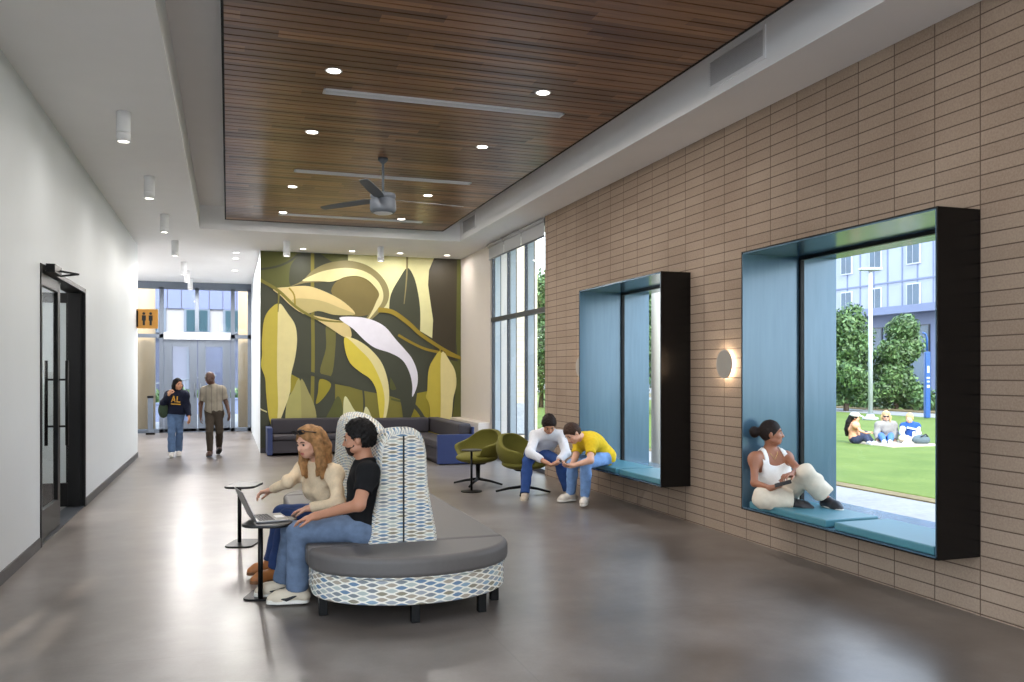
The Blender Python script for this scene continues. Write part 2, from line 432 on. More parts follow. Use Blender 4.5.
# ------------------------------------------------------------------ deep window boxes
def window_box(name, y0, y1, label):
    x0, xg, x1, th = 4.40, 5.0, 5.42, .022
    root = thing(name, label, 'window', (4.4, (y0+y1)/2, BZ0)); root['kind'] = 'structure'
    z0, z1 = BZ0, BZ1
    # inner lining, blue
    m = MB()
    m.box(x0+.002, x1, y1-th*.5, y1-th, z0+th, z1-th); m.box(x0+.002, x1, y0+th*.5, y0+th, z0+th, z1-th)
    m.box(x0+.002, x1, y0+th, y1-th, z1-th, z1-th*.5); m.box(x0+.002, x1, y0+th, y1-th, z0+th*.5, z0+th)
    m.build('lining', M['blue_metal'], root)
    m = MB()
    m.box(x0, x1, y0, y0+th*.5, z0, z1); m.box(x0, x1, y1-th*.5, y1, z0, z1)
    m.box(x0, x1, y0+th*.5, y1-th*.5, z1-th*.5, z1); m.box(x0, x1, y0+th*.5, y1-th*.5, z0, z0+th*.5)
    m.build('outer_casing', M['black_steel'], root)
    f = .03
    m = MB()
    m.box(xg, xg+.04, y0+th, y0+th+f, z0+th, z1-th); m.box(xg, xg+.04, y1-th-f, y1-th, z0+th, z1-th)
    m.box(xg, xg+.04, y0+th+f, y1-th-f, z1-th-f, z1-th); m.box(xg, xg+.04, y0+th+f, y1-th-f, z0+th, z0+th+.02)
    fr = m.build('window_frame', M['black_metal'], root)
    MB().box(xg+.015, xg+.025, y0+th+f, y1-th-f, z0+th+.02, z1-th-f).build('pane', M['glass_box'], root)
    return root
window_box('window_1', *BA, 'near deep blue lined window box in the tan block wall, woman sitting inside')
window_box('window_2', *BB, 'far deep blue lined window box in the tan block wall, man in yellow on its edge')
# ------------------------------------------------------------------ tall curtain window on the right
wr = thing('window_3', 'tall floor to ceiling window with blue fins past the block wall', 'window', (4.86, 14.1, 0)); wr['kind'] = 'structure'
XG = 4.86
ys = [12.62, 13.79-.03, 14.72, 15.66]
m = MB()
for yy in ys: m.box(XG-.025, XG+.02, yy-.018, yy+.018, 0, ZC)
m.box(XG-.05, XG+.03, ys[0], ys[-1], 2.6, 2.68); m.box(XG-.05, XG+.03, ys[0], ys[-1], 0, .07); m.box(XG-.05, XG+.03, ys[0], ys[-1], ZC-.08, ZC)
m.build('window_frame', M['dark_alu'], wr)
for a, b in zip(ys[:-1], ys[1:]):
    MB().box(XG-.005, XG+.005, a+.03, b-.03, .07, 2.6).build('pane', M['glass'], wr)
    MB().box(XG-.005, XG+.005, a+.03, b-.03, 2.68, ZC-.08).build('pane', M['glass'], wr)
M['fin_blue'] = mat('fin_blue', rgb(168, 178, 184), .5, 0., var=.03)
for yy in ys[1:]:
    MB().box(XG+.032, XG+.14, yy-.015, yy+.015, 0, ZC).box(XG+.14, XG+.152, yy-.02, yy+.02, 0, ZC, 1).build('fin', [M['fin_blue'], M['dark_alu']], wr)
for i, (a, b) in enumerate(zip(ys[:-1], ys[1:])):
    o = thing('roller_blind', ['grey roller blind at top of tall window, next to the block wall', 'grey roller blind at top of tall window, middle of three', 'grey roller blind at top of tall window, next to the beige wall'][i], 'blind', (XG-.12, (a+b)/2, ZC-.5), 'roller blinds of the tall window')
    MB().box(XG-.095, XG-.09, a+.02, b-.02, ZC-.29, ZC-.03).build('blind_cloth', M['blind'], o)
    MB().box(XG-.1, XG-.08, a+.02, b-.02, ZC-.315, ZC-.29).build('bottom_bar', M['dark_alu'], o)
    MB().tube([(XG-.1, a+.02, ZC-.045), (XG-.1, b-.02, ZC-.045)], .035).build('roller', M['blind'], o, smooth=True)
# ------------------------------------------------------------------ entrance glazing at the far end of the hall
GY = 24.8
we = thing('window_5', 'grey framed entrance glazing at the end of the hall', 'window', (-2.6, GY, 0)); we['kind'] = 'structure'
def gx(px): return PY(px, 380, GY)[0]
mull = [-5.9, -4.6, -3.3, gx(161.5), gx(232.8), .58]
m = MB(); fw = .055
for x in mull: m.box(x-fw, x+fw, GY, GY+.12, 0, 3.95)
m.box(-6, .62, GY, GY+.12, 3.9, 4.1); m.box(-6, .62, GY, GY+.12, 0, .1)
zt = PY(180, 336, GY)[2]
m.box(-6, .62, GY, GY+.12, zt-.05, zt+.05); m.box(gx(197)-.05, gx(197)+.05, GY, GY+.12, zt, 3.95)
m.build('window_frame', M['grey_alu'], we)
for a, b in zip(mull[:-1], mull[1:]):
    MB().box(a+fw, b-fw, GY+.05, GY+.06, zt+.05, 3.9).build('pane', M['glass'], we)
    if abs(a-mull[3]) > .01: MB().box(a+fw, b-fw, GY+.05, GY+.06, .1, zt-.05).build('pane', M['glass'], we)
de = thing('door_2', 'grey framed glass double doors at the end of the hall', 'door', ((mull[3]+mull[4])/2, GY, 0)); de['kind'] = 'structure'
xm = gx(197.5)
MB().box(mull[3]+fw, mull[4]-fw, GY-.06, GY-.002, zt-.1, zt+.1).build('header', M['header'], de, bevel=.01)
for a, b, s in ((mull[3]+fw, xm, 1), (xm, mull[4]-fw, -1)):
    a += .012; b -= .012; st = .2; top = zt-.11
    m = MB(); y0, y1 = GY+.0, GY+.045
    m.box(a, a+st, y0, y1, .02, top); m.box(b-st, b, y0, y1, .02, top); m.box(a+st, b-st, y0, y1, top-.18, top); m.box(a+st, b-st, y0, y1, .02, .32)
    lf = m.build('door_leaf', M['grey_alu'], de, bevel=.004)
    MB().box(a+st, b-st, GY+.02, GY+.028, .32, top-.18).build('pane', M['glass'], lf)
    hx = b-.06 if s > 0 else a+.06
    MB().tube([(hx, GY-.002, 1.0), (hx, GY-.06, 1.0), (hx, GY-.06, 1.32), (hx, GY-.002, 1.32)], .014, 8).build('door_handle', M['fan_grey'], lf, smooth=True)
# ------------------------------------------------------------------ black glass doors in the left wall
dl = thing('door_1', 'black framed glass double doors in the white wall, one leaf open inward', 'door', (XL, 10.1, 0)); dl['kind'] = 'structure'
m = MB(); q = .05
m.box(XL-.2, XL+.012, D0-.0, D0+q, 0, DZ); m.box(XL-.2, XL+.012, D1-q, D1, 0, DZ); m.box(XL-.2, XL+.012, D0+q, D1-q, DZ-q, DZ)
m.build('door_frame', M['black_metal'], dl, bevel=.003)
MB().box(XL-.2, XL, D0+q, D1-q, .001, .012).build('threshold', M['dark_alu'], dl)
DP = XL-.075; LY0, LY1 = D0+q+.01, 10.02
m = MB(); st = .1
m.box(DP, DP+.045, LY0, LY0+st, .02, DZ-q-.01); m.box(DP, DP+.045, LY1-st-.03, LY1, .02, DZ-q-.01, 0); m.box(DP, DP+.045, LY0+st, LY1-st, DZ-q-.13, DZ-q-.01); m.box(DP, DP+.045, LY0+st, LY1-st, .02, .3)
lf = m.build('door_leaf', M['black_metal'], dl, bevel=.003)
MB().box(DP+.018, DP+.026, LY0+st, LY1-st-.03, .3, DZ-q-.13).build('pane', M['glass'], lf)
m = MB(); hy = LY1-.07
for dx in (-.075, .12): m.tube([(DP+dx, hy, .86), (DP+dx, hy, 1.75)], .017, 10)
for z in (1.06, 1.55): m.tube([(DP-.075, hy, z), (DP+.12, hy, z)], .011, 8)
m.build('door_handle', M['black_metal'], lf, smooth=True)
m = MB(); yh = D1-q-.06; xa = XL-.03                     # the open leaf stands square to the wall
m.box(xa-.14, xa, yh, yh+.045, .02, DZ-q-.01); m.box(xa-1.1, xa-.98, yh, yh+.045, .02, DZ-q-.01)
m.box(xa-.98, xa-.14, yh, yh+.045, DZ-q-.13, DZ-q-.01); m.box(xa-.98, xa-.14, yh, yh+.045, .02, .3)
lf2 = m.build('door_leaf', M['black_metal'], dl, bevel=.003)
MB().box(xa-.98, xa-.14, yh+.018, yh+.026, .3, DZ-q-.13).build('pane', M['glass'], lf2)
m = MB(); m.box(XL+.012, XL+.09, D0+.2, D0+.55, DZ-.06, DZ+.02); m.obox((XL+.14, 9.42, DZ-.02), (.07, .14, 0), (-.012, .006, 0), (0, 0, .008)); m.obox((XL+.11, 9.68, DZ-.02), (.10, -.12, 0), (.010, .009, 0), (0, 0, .008))
m.build('door_closer', M['black_metal'], dl)
# vestibule behind those doors
m = MB(); m.box(-4.3, XL-.2, 7.9, 8.0, 0, 3); m.box(-4.3, XL-.2, 14.0, 14.1, 0, 3); m.box(-4.4, -4.3, 7.9, 14.1, 0, 3)
struct(m.build('wall_vestibule', M['white_wall'])); struct(MB().box(-4.4, XL-.2, 7.9, 14.1, 3, 3.1).build('ceiling_vestibule', M['ceiling_white']))
# ------------------------------------------------------------------ lamps
def lamp(kind, loc, power, color=(1, .93, .84), **k):
    d = bpy.data.lights.new('lamp', kind); d.energy = power; d.color = color
    for a, v in k.items(): setattr(d, a, v)
    o = bpy.data.objects.new('lamp', d); o.location = tuple(float(v) for v in loc); COL.objects.link(o); return o
WARM = (1, .955, .91)
K_WOOD, K_SOF, K_CYL, K_HALL = 120, 36, 14, 250
def downlight(x, y, z, label, power, r=.07, group=None, spot=150):
    o = thing('recessed_downlight', label, 'ceiling light', (x, y, z), group)
    MB().lathe((x, y, z), [(r, -.001), (r+.014, -.006), (r+.018, -.001), (r+.018, .012), (r, .012)], 24).build('trim_ring', M['lamp_white'], o, smooth=True)
    MB().lathe((x, y, z-.004), [(.001, 0), (r, 0), (r, .003), (.001, .003)], 24).build('lens', M['lamp_glow'], o)
    lamp('AREA', (x, y, z-.03), power/4, WARM, shape='DISK', size=2*r)
wd = [(333.8, 70.8, 'round downlight in wood ceiling in front of the slot diffuser nearest the viewer'),
      (543, 92.7, 'round downlight in wood ceiling just above the right end of the nearest slot diffuser'),
      (312, 132, 'round downlight in wood ceiling, left one between the nearest and second slot diffusers'),
      (482.3, 146.8, 'round downlight in wood ceiling, right one between nearest and second slot diffusers'),
      (292.6, 186.6, 'round downlight in wood ceiling just under the left end of the second slot diffuser'),
      (428, 195.4, 'round downlight in wood ceiling to the right of the ceiling fan'),
      (283, 212.3, 'round downlight in wood ceiling at the left end of the farthest slot diffuser'),
      (401.4, 219, 'round downlight in wood ceiling below the fan at the far edge')]
for px, py, lb in wd:
    p = PZ(px, py, WZ); downlight(p[0], p[1], WZ, lb, K_WOOD, .058, 'downlights in the wood ceiling')
for x in (.5, 3.0):                                     # the same rows carry on behind the viewer
    for yy in (4.2, 1.4, -1.4): lamp('AREA', (x, yy, WZ-.03), K_WOOD*.12, WARM, shape='DISK', size=.12)
for px, lb in ((303, 'left of the four'), (352, 'second of four from the left'), (400, 'third of four from the left'), (447, 'right of the four')):
    p = PY(px, 252, 17.4); downlight(p[0], 17.4, ZC, 'small round downlight washing the leaf mural, '+lb, K_SOF, .055, 'downlights along the mural', 160)
for yy, lb in ((18.4, 'nearest of three'), (19.3, 'middle of three'), (21.6, 'farthest of three')):
    downlight(.16, yy, ZC, 'small round downlight in the hall ceiling beside the mural wall, '+lb, K_HALL, .055, 'downlights in the hall')
def can_light(x, y, label, power, group):
    o = thing('ceiling_can_light', label, 'ceiling light', (x, y, ZC), group)
    MB().lathe((x, y, ZC), [(.055, 0), (.064, -.005), (.064, -.19), (.064, -.2)], 28).build('can_body', M['lamp_white'], o, smooth=True)
    MB().lathe((x, y, ZC), [(.058, -.2), (.064, -.203), (.064, -.285), (.052, -.285), (.052, -.2)], 28).build('can_rim', M['lamp_white'], o, smooth=True)
    MB().lathe((x, y, ZC), [(.001, -.277), (.051, -.277), (.051, -.268), (.001, -.268)], 24).build('lens', M['lamp_glow'], o)
    lamp('AREA', (x, y, ZC-.3), power/4, WARM, shape='DISK', size=.1)
names = ['nearest of the row above the black doors', 'second of the row along the white wall', 'third of the row along the white wall', 'fourth of the row along the white wall',
         'fifth of the row, in the far hall', 'sixth of the row, in the far hall', 'last of the row by the entrance glazing']
for yy, lb in zip((8.82, 11.6, 14.3, 17.1, 20.3, 22.0, 23.9), names):
    can_light(-.94, yy, 'white cylinder ceiling light, '+lb, K_CYL if yy < 18 else K_HALL, 'cylinder lights along the white wall')
for yy in (6.05, 3.3, .5): lamp('AREA', (-.94, yy, ZC-.3), K_CYL*.12, WARM, shape='DISK', size=.1)
can_light(1.05, 16.5, 'white cylinder ceiling light before the left end of the mural', K_CYL*2, 'cylinder lights before the mural')
can_light(2.85, 16.65, 'white cylinder ceiling light before the middle of the mural', K_CYL*2, 'cylinder lights before the mural')
# slot diffusers
M['slot'] = mat('slot_white', rgb(238, 240, 243), .5, 0., var=.02)
for (a, b), lb in (((323, 91), (563, 114.5)), 'long white slot diffuser in wood ceiling nearest the viewer'), (((294, 170.5), (471, 183)), 'white slot diffuser in wood ceiling behind the fan rod'), (((279, 212.5), (421, 223)), 'white slot diffuser in wood ceiling farthest from the viewer'):
    A = PZ(*a, WZ); B = PZ(*b, WZ); yy = (A[1]+B[1])/2; w = .07
    o = thing('slot_diffuser', lb, 'air diffuser', ((A[0]+B[0])/2, yy, WZ), 'slot diffusers in the wood ceiling')
    MB().box(A[0], B[0], yy-w, yy-w+.02, WZ-.012, WZ).box(A[0], B[0], yy+w-.02, yy+w, WZ-.012, WZ).box(A[0], A[0]+.02, yy-w, yy+w, WZ-.012, WZ).box(B[0]-.02, B[0], yy-w, yy+w, WZ-.012, WZ).build('diffuser_frame', M['slot'], o)
    m = MB()
    for k in (-.033, -.011, .011, .033): m.obox(((A[0]+B[0])/2, yy+k, WZ-.006), ((B[0]-A[0])/2-.02, 0, 0), (0, .006, .003), (0, -.001, .002))
    m.box(A[0]+.02, B[0]-.02, yy-w+.02, yy+w-.02, WZ-.0015, WZ-.0005, 1)
    m.build('blades', [M['slot'], M['grille']], o)
# side grilles on the tray face
for y0, y1, lb in ((5.89, 6.76, 'white return air grille on the bulkhead above the near window box'), (14.42, 15.3, 'white return air grille on the bulkhead by the tall window')):
    o = thing('air_grille', lb, 'grille', (TX1, (y0+y1)/2, 4.2), 'grilles on the bulkhead')
    f = .03; m = MB(); x0 = TX1-.012
    m.box(x0, TX1, y0, y0+f, 4.18, 4.46); m.box(x0, TX1, y1-f, y1, 4.18, 4.46); m.box(x0, TX1, y0+f, y1-f, 4.18, 4.21); m.box(x0, TX1, y0+f, y1-f, 4.43, 4.46)
    m.build('grille_frame', M['ceiling_white'], o)
    m = MB()
    for k in range(14): m.obox((TX1-.006, (y0+y1)/2, 4.22+k*.0155), (0, (y1-y0)/2-f, 0), (.006, 0, .003), (0, 0, .0015))
    m.box(TX1-.002, TX1-.001, y0+f, y1-f, 4.21, 4.43); m.build('louvres', M['grille'], o)
# ceiling fan at rest
fx, fy = PZ(383, 158, WZ)[:2]
o = thing('ceiling_fan', 'grey ceiling fan hanging on a rod from the wood ceiling', 'fan', (fx, fy, 3.58))
MB().tube([(fx, fy, WZ-.0), (fx, fy, 3.8)], .016, 12).lathe((fx, fy, WZ), [(.06, 0), (.06, -.03), (.02, -.07)], 20).build('rod', M['fan_grey'], o, smooth=True)
MB().lathe((fx, fy, 0), [(.03, 3.83), (.15, 3.81), (.155, 3.79), (.155, 3.76), (.14, 3.75), (.14, 3.74), (.155, 3.73), (.16, 3.62), (.15, 3.59), (.12, 3.575)], 36).build('motor', M['fan_grey'], o, smooth=True)
MB().lathe((fx, fy, 0), [(.118, 3.576), (.1, 3.566), (.02, 3.562)], 30).build('light_cover', M['lamp_white'], o, smooth=True)
for k in range(3):
    a = math.radians(8+120*k); d = np.array((math.cos(a), math.sin(a), 0)); n = np.array((-d[1], d[0], 0)); vs = []; fs = []
    prof = [(.12, .03), (.25, .06), (.55, .065), (.9, .055), (1.03, .045), (1.06, .02)]
    for r, w in prof:
        for sg, dz in ((-1, .006), (1, .006), (1, -.0), (-1, -.0)):
            vs.append(np.array((fx, fy, 3.745))+d*r+n*w*sg+UP*(dz+.22*w*sg))
    for i in range(len(prof)-1):
        for j in range(4): fs.append((i*4+j, i*4+(j+1) % 4, i*4+4+(j+1) % 4, i*4+4+j))
    fs += [(0, 1, 2, 3), tuple((len(prof)-1)*4+j for j in (3, 2, 1, 0))]
    MB().add(vs, fs).build('blade', M['fan_grey'], o, fix=True)
# back-lit wall sconces
M['sconce'] = mat('sconce_plate', rgb(150, 144, 134), .6, var=.01)
M['sconce_glow'] = emit('sconce_glow', (1, .86, .66, 1), 6)
for yy, lb in ((7.385, 'round back-lit wall sconce between the two window boxes'), (11.06, 'round back-lit wall sconce partly behind the far window box')):
    o = thing('wall_sconce', lb, 'wall light', (XR-.03, yy, 1.71), 'sconces on the block wall')
    z = 1.71
    MB().lathe((XR-.05, yy, z), [(.001, -.005), (.141, -.005), (.145, -.002), (.145, .003), (.001, .003)], 48, axis=0).build('disc', M['sconce'], o, fix=True)
    MB().lathe((XR-.046, yy, z), [(.05, 0), (.05, .046), (.03, .046)], 30, axis=0).build('backplate', M['lamp_white'], o, fix=True)
    MB().lathe((XR-.040, yy, z), [(.052, 0), (.060, 0), (.060, .02), (.052, .02)], 40, axis=0).build('light_ring', M['sconce_glow'], o, fix=True)
    for k in range(8):
        a = k*math.pi/4; lamp('POINT', (XR-.034, yy+.075*math.cos(a), z+.075*math.sin(a)), 1.2, (1, .85, .66), shadow_soft_size=.012)
lamp('POINT', (-3.0, 10.5, 2.6), 110, (1, .97, .93), shadow_soft_size=.2)  # unseen lamp added so the vestibule does not go black
lamp('POINT', (-4.0, 21.5, 2.6), 200, (1, .97, .93), shadow_soft_size=.2)  # added fill lamp with no fixture, brightens the far hall
# restroom sign
M['orange'] = mat('sign_orange', rgb(214, 152, 62), .4, var=.04)
o = thing('restroom_sign', 'orange restroom flag sign with two black figures on the end of the white wall', 'sign', (-1.65, 17.6, 2.48))
MB().box(-1.648, -1.27, 17.58, 17.6, 2.47, 2.84).build('sign_panel', M['orange'], o, bevel=.003)
MB().box(-1.65, -1.62, 17.57, 17.61, 2.5, 2.81).build('bracket', M['black_metal'], o)
for cx in (-1.52, -1.40):
    m = MB(); m.lathe((cx, 17.577, 2.755), [(.001, -.003), (.026, -.003), (.026, .003), (.001, .003)], 16, axis=1)
    m.box(cx-.035, cx+.035, 17.575, 17.58, 2.62, 2.72); m.box(cx-.02, cx+.02, 17.575, 17.58, 2.53, 2.62)
    m.build('pictogram', M['black_plastic'], o)
# door push post
p = PZ(155, 431, 0)
o = thing('push_button_post', 'grey door opener post standing left of the entrance doors', 'post', (p[0], 24.2, 0))
MB().box(p[0]-.11, p[0]+.11, 24.11, 24.29, 0, .05).build('foot', M['black_metal'], o)
MB().box(p[0]-.065, p[0]+.065, 24.14, 24.26, .05, .96).build('post_body', M['grey_alu'], o, bevel=.01)
MB().box(p[0]-.075, p[0]+.075, 24.13, 24.27, .96, 1.02).build('cap', M['black_metal'], o, bevel=.008)
# ------------------------------------------------------------------ leaf mural
def mural():
    def C(*c): return rgb(*c)
    cols = dict(DO=C(60, 62, 44), OL=C(86, 88, 32), MO=C(108, 104, 46), KH=C(112, 98, 48), Y=C(216, 196, 66), Y2=C(196, 178, 66), PY=C(228, 214, 152), LG=C(172, 165, 96), LG2=C(158, 150, 90),
                CR=C(214, 204, 150), TN=C(214, 192, 132), TN2=C(184, 168, 110), W=C(236, 232, 242), DB=C(54, 46, 27), KG=C(134, 124, 80), GD=C(148, 126, 28), PG=C(218, 213, 158), YO=C(150, 138, 28), SK=C(124, 116, 40))
    keys = list(cols); mats = [mat('mural_'+k.lower(), cols[k], .55, var=.03, scale=6) for k in keys]
    me = MB(); n = [0]
    def W(px, py):
        p = PY(px, py, MY); return p[0], min(max(p[2], .1), ZC-.001)
    def poly(k, pts, smooth=True):
        y = MY-.002-n[0]*.0006; n[0] += 1
        q = []
        N = len(pts)
        if smooth:
            for i in range(N):
                p0, p1, p2, p3 = (np.array(pts[(i+j-1) % N], float) for j in range(4))
                for t in (0, .25, .5, .75):
                    q.append(.5*((2*p1)+(p2-p0)*t+(2*p0-5*p1+4*p2-p3)*t*t+(3*p1-p0-3*p2+p3)*t**3))
        else: q = pts
        v = [W(*a) for a in q]; ar = sum(v[i][0]*v[(i+1) % len(v)][1]-v[(i+1) % len(v)][0]*v[i][1] for i in range(len(v)))
        if ar < 0: v = v[::-1]
        me.add([(min(max(a, .621), 4.819), y, b) for a, b in v], [list(range(len(v)))], keys.index(k))
    def line(k, pts, w):
        pts = [np.array(p, float) for p in pts]; q = []
        for i in range(len(pts)-1):
            p0 = pts[max(i-1, 0)]; p1 = pts[i]; p2 = pts[i+1]; p3 = pts[min(i+2, len(pts)-1)]
            for t in (0, .2, .4, .6, .8): q.append(.5*((2*p1)+(p2-p0)*t+(2*p0-5*p1+4*p2-p3)*t*t+(3*p1-p0-3*p2+p3)*t**3))
        q.append(pts[-1]); L = []; R = []
        for i, p in enumerate(q):
            d = q[min(i+1, len(q)-1)]-q[max(i-1, 0)]; d = d/np.linalg.norm(d); nn = np.array((-d[1], d[0]))
            ww = w if isinstance(w, (int, float)) else w[0]+(w[1]-w[0])*i/(len(q)-1)
            L.append(p+nn*ww/2); R.append(p-nn*ww/2)
        poly(k, [tuple(a) for a in L+R[::-1]], False)
    poly('DO', [(250, 240), (480, 240), (480, 470), (250, 470)], False)
    poly('OL', [(258, 245), (300, 248), (291, 265), (289, 280), (290, 287), (278, 289), (258, 277)])
    line('DO', [(258, 269.5), (275, 267), (288, 262), (299, 254)], 2.2)
    poly('OL', [(320, 246), (349, 246), (349, 262), (332, 262), (326, 258)], False)
    line('SK', [(312.5, 248), (312.5, 300), (313, 360), (311.5, 425)], 3.5)
    poly('MO', [(326, 325), (335, 328), (335, 352), (331, 376), (320, 372), (326, 348)])
    poly('PG', [(348, 245), (392, 245), (436, 245), (434, 300), (433.5, 339), (420, 331), (404, 321), (388, 312), (352, 312), (348, 270)], False)
    poly('KH', [(331, 291), (340, 278), (352, 275), (366, 278), (376, 288), (381, 297), (376, 311), (362, 316), (350, 315), (340, 304)])
    poly('DO', [(407, 268), (399, 279), (391, 294), (389, 310), (389, 330), (394, 345), (402, 372), (412, 378), (418, 355), (420, 330), (420, 308), (417, 288), (413, 275)])
    line('KG', [(407, 254), (407, 268), (406, 285), (404, 304)], (2.2, .8))
    poly('DB', [(434, 250), (429, 270), (428, 285), (430, 300), (433, 320), (432, 340), (435, 352), (455, 362), (456, 330), (458, 300), (459, 250)], False)
    poly('OL', [(457, 250), (465, 250), (465, 430), (456, 430), (459, 380), (456, 340)], False)
    poly('DO', [(420, 352), (432, 352), (431, 362), (428, 380), (427, 395), (412, 393), (417, 372)], False)
    poly('YO', [(405, 396), (418, 393), (428, 391), (430, 420), (430, 440), (404, 440)], False)
    poly('OL', [(450, 360), (462, 362), (462, 440), (450, 440), (455, 395)], False)
    poly('SK', [(335, 384), (362, 389), (386, 394), (402, 397), (406, 430), (335, 430)], False)
    poly('OL', [(392, 368), (397, 372), (397, 388), (390, 388)]); 
    line('DO', [(290, 370), (312, 374), (330, 378), (360, 388), (390, 394), (412, 404), (424, 420), (426, 436)], 3.8)
    line('OL', [(391, 399), (399, 401), (404, 402)], 2.)
    poly('DO', [(262, 365), (266, 385), (269, 420), (268, 452), (256, 452), (256, 360)])
    poly('YO', [(291, 374), (300, 379), (296, 386), (290, 394)], False)
    poly('YO', [(320, 379), (331, 384), (325, 396), (316, 404), (318, 392)])
    poly('LG2', [(300, 381), (309, 393), (315, 408), (317, 424), (318, 445), (300, 445)])
    poly('LG', [(300, 381), (293, 390), (287, 402), (285, 422), (285, 445), (300, 445)])
    poly('OL', [(338, 396), (331, 408), (325, 422), (326, 445), (344, 445), (343, 410)])
    poly('PG', [(345, 396), (353, 408), (358, 417), (360, 440), (344, 440), (343, 412)])
    line('DO', [(363, 390), (364, 404), (363, 430)], 1.8)
    poly('PG', [(365, 407), (372, 418), (376, 436), (362, 436)])
    poly('KG', [(289, 287), (302, 281), (312, 271), (325, 264), (340, 261), (352, 261), (366, 265), (378, 273), (386, 283), (389, 293), (387, 303), (380, 312), (372, 319), (365, 325), (366, 318), (375, 306), (379, 294), (374, 286), (366, 279), (356, 276), (345, 277), (337, 280), (322, 282), (305, 283)])
    poly('CR', [(302, 281), (315, 274), (328, 270), (345, 268), (360, 270), (371, 275), (379, 283), (383, 293), (382, 302), (375, 312), (364, 325), (371, 313), (376, 302), (379, 294), (374, 286), (366, 279), (356, 276), (345, 277), (338, 280), (330, 282), (318, 281)])
    poly('TN', [(273, 289), (289, 287), (300, 286), (312, 287), (330, 294), (345, 303), (355, 314), (340, 314), (325, 311), (312, 311), (302, 313), (290, 305), (281, 296)])
    poly('TN2', [(292, 300), (310, 299), (325, 302), (340, 308), (355, 314.5), (335, 315), (318, 311), (303, 314)])
    line('GD', [(289, 288), (294, 295), (295, 307)], 1.6)
    poly('TN', [(312, 316), (330, 319), (344, 322), (350, 328), (351, 337), (344, 337), (330, 328)])
    line('SK', [(258, 279), (278, 290.5), (296, 307), (315, 318), (328, 321), (343, 322)], (3.4, 1.5))
    line('GD', [(378, 310), (392, 312), (408, 323), (420, 334), (436, 345), (450, 353), (463, 359)], (5, 2.6))
    line('GD', [(398, 335), (410, 342), (425, 349), (442, 353), (463, 359)], 2.6)
    line('GD', [(440, 346), (440, 354)], 1.4)
    poly('Y2', [(279, 304), (270, 309), (264, 320), (262, 340), (262, 355), (261, 366), (265, 378), (266, 392), (268, 412), (271, 426), (276, 440), (280, 424), (281, 380), (281, 320)])
    poly('PY', [(279, 304), (288, 314), (295, 325), (297, 340), (295, 358), (291, 375), (290, 392), (284, 410), (277, 426), (278, 405), (277, 370), (277.5, 330)])
    line('SK', [(279, 291), (278.5, 300), (278, 312)], (2.2, .8))
    line('CR', [(258, 408), (267, 412)], 1.3)
    poly('DO', [(370, 349), (390, 354), (403, 362), (411, 376), (414, 388), (417, 386), (415, 405), (408, 424), (405, 432), (403, 420), (400, 400), (392, 380), (378, 362)])
    poly('PY', [(345, 337), (357, 340), (370, 349), (381, 362), (387, 378), (389, 395), (387, 412), (383, 426), (380, 424), (384, 400), (379, 380), (371, 363), (360, 350)])
    poly('Y', [(345, 337), (345, 350), (350, 363), (360, 372), (370, 379), (376, 390), (378, 405), (381, 425), (384, 410), (384, 395), (380, 380), (371, 362), (360, 350)])
    poly('W', [(339, 318), (357, 317), (372, 320), (385, 327), (396, 340), (405, 350), (412, 359), (417, 372), (417, 385), (412, 397), (412, 385), (409, 372), (402, 360), (390, 353), (375, 348), (364, 340), (353, 329)])
    poly('Y2', [(441, 353), (432, 361), (428, 372), (427, 390), (425.5, 397), (429, 405), (430, 425), (431, 440), (441, 440), (441, 400)])
    poly('PY', [(441, 353), (450, 362), (455, 372), (456, 385), (453, 398), (452, 410), (450, 428), (448, 440), (440.5, 440), (440.5, 400)])
    o = me.build('leaf_mural', mats)
    return tag(o, 'large painted mural of green, yellow and white drooping leaves covering the far wall', 'mural')
mural()
# ------------------------------------------------------------------ island settee
def wave_fabric(name, ku, kv):
    """cream cloth woven with rows of small pointed lenses in blue, teal, grey and tan"""
    m = bpy.data.materials.new(name); m.use_nodes = True; t = NT(m); b = t.n['Principled BSDF']
    s = t.node('ShaderNodeSeparateXYZ'); t.l.new(t.uv(), s.inputs[0])
    x = t.math('DIVIDE', s.outputs[0], ku); y = t.math('DIVIDE', s.outputs[1], kv)
    w = t.math('MULTIPLY', t.math('SINE', t.math('MULTIPLY', x, 2*math.pi)), .45)
    a = t.math('MULTIPLY', t.math('SUBTRACT', y, w), .5); c = t.math('MULTIPLY', t.math('ADD', t.math('SUBTRACT', y, 1), w), .5)
    da = t.math('PINGPONG', a, .5); db = t.math('PINGPONG', c, .5)
    ln = t.math('LESS_THAN', t.math('MINIMUM', da, db), .13)
    fa = t.math('FLOOR', a); fb = t.math('FLOOR', c)
    odd = t.math('LESS_THAN', t.math('ABSOLUTE', t.math('SUBTRACT', fa, fb)), .5)
    xi = t.math('FLOOR', t.math('SUBTRACT', t.math('SUBTRACT', x, .25), t.math('MULTIPLY', odd, .5)))
    cb = t.node('ShaderNodeCombineXYZ'); t.l.new(t.math('ADD', fa, fb), cb.inputs[0]); t.l.new(xi, cb.inputs[1])
    wn = t.node('ShaderNodeTexWhiteNoise'); t.l.new(cb.outputs[0], wn.inputs[0])
    col = t.ramp(wn.outputs[0], [(0, rgb(150, 155, 160)), (.2, rgb(104, 128, 152)), (.36, rgb(160, 150, 134)), (.52, rgb(122, 128, 132)), (.66, rgb(168, 176, 170)), (.8, rgb(136, 130, 112)), (.9, rgb(132, 156, 172))], 'CONSTANT')
    t.l.new(t.mix(ln, col, rgb(226, 221, 208)), b.inputs['Base Color']); b.inputs['Roughness'].default_value = .85
    b.inputs['Specular IOR Level'].default_value = .2
    return m
M['fabric_base'] = wave_fabric('wave_fabric_base', .125, .0185)
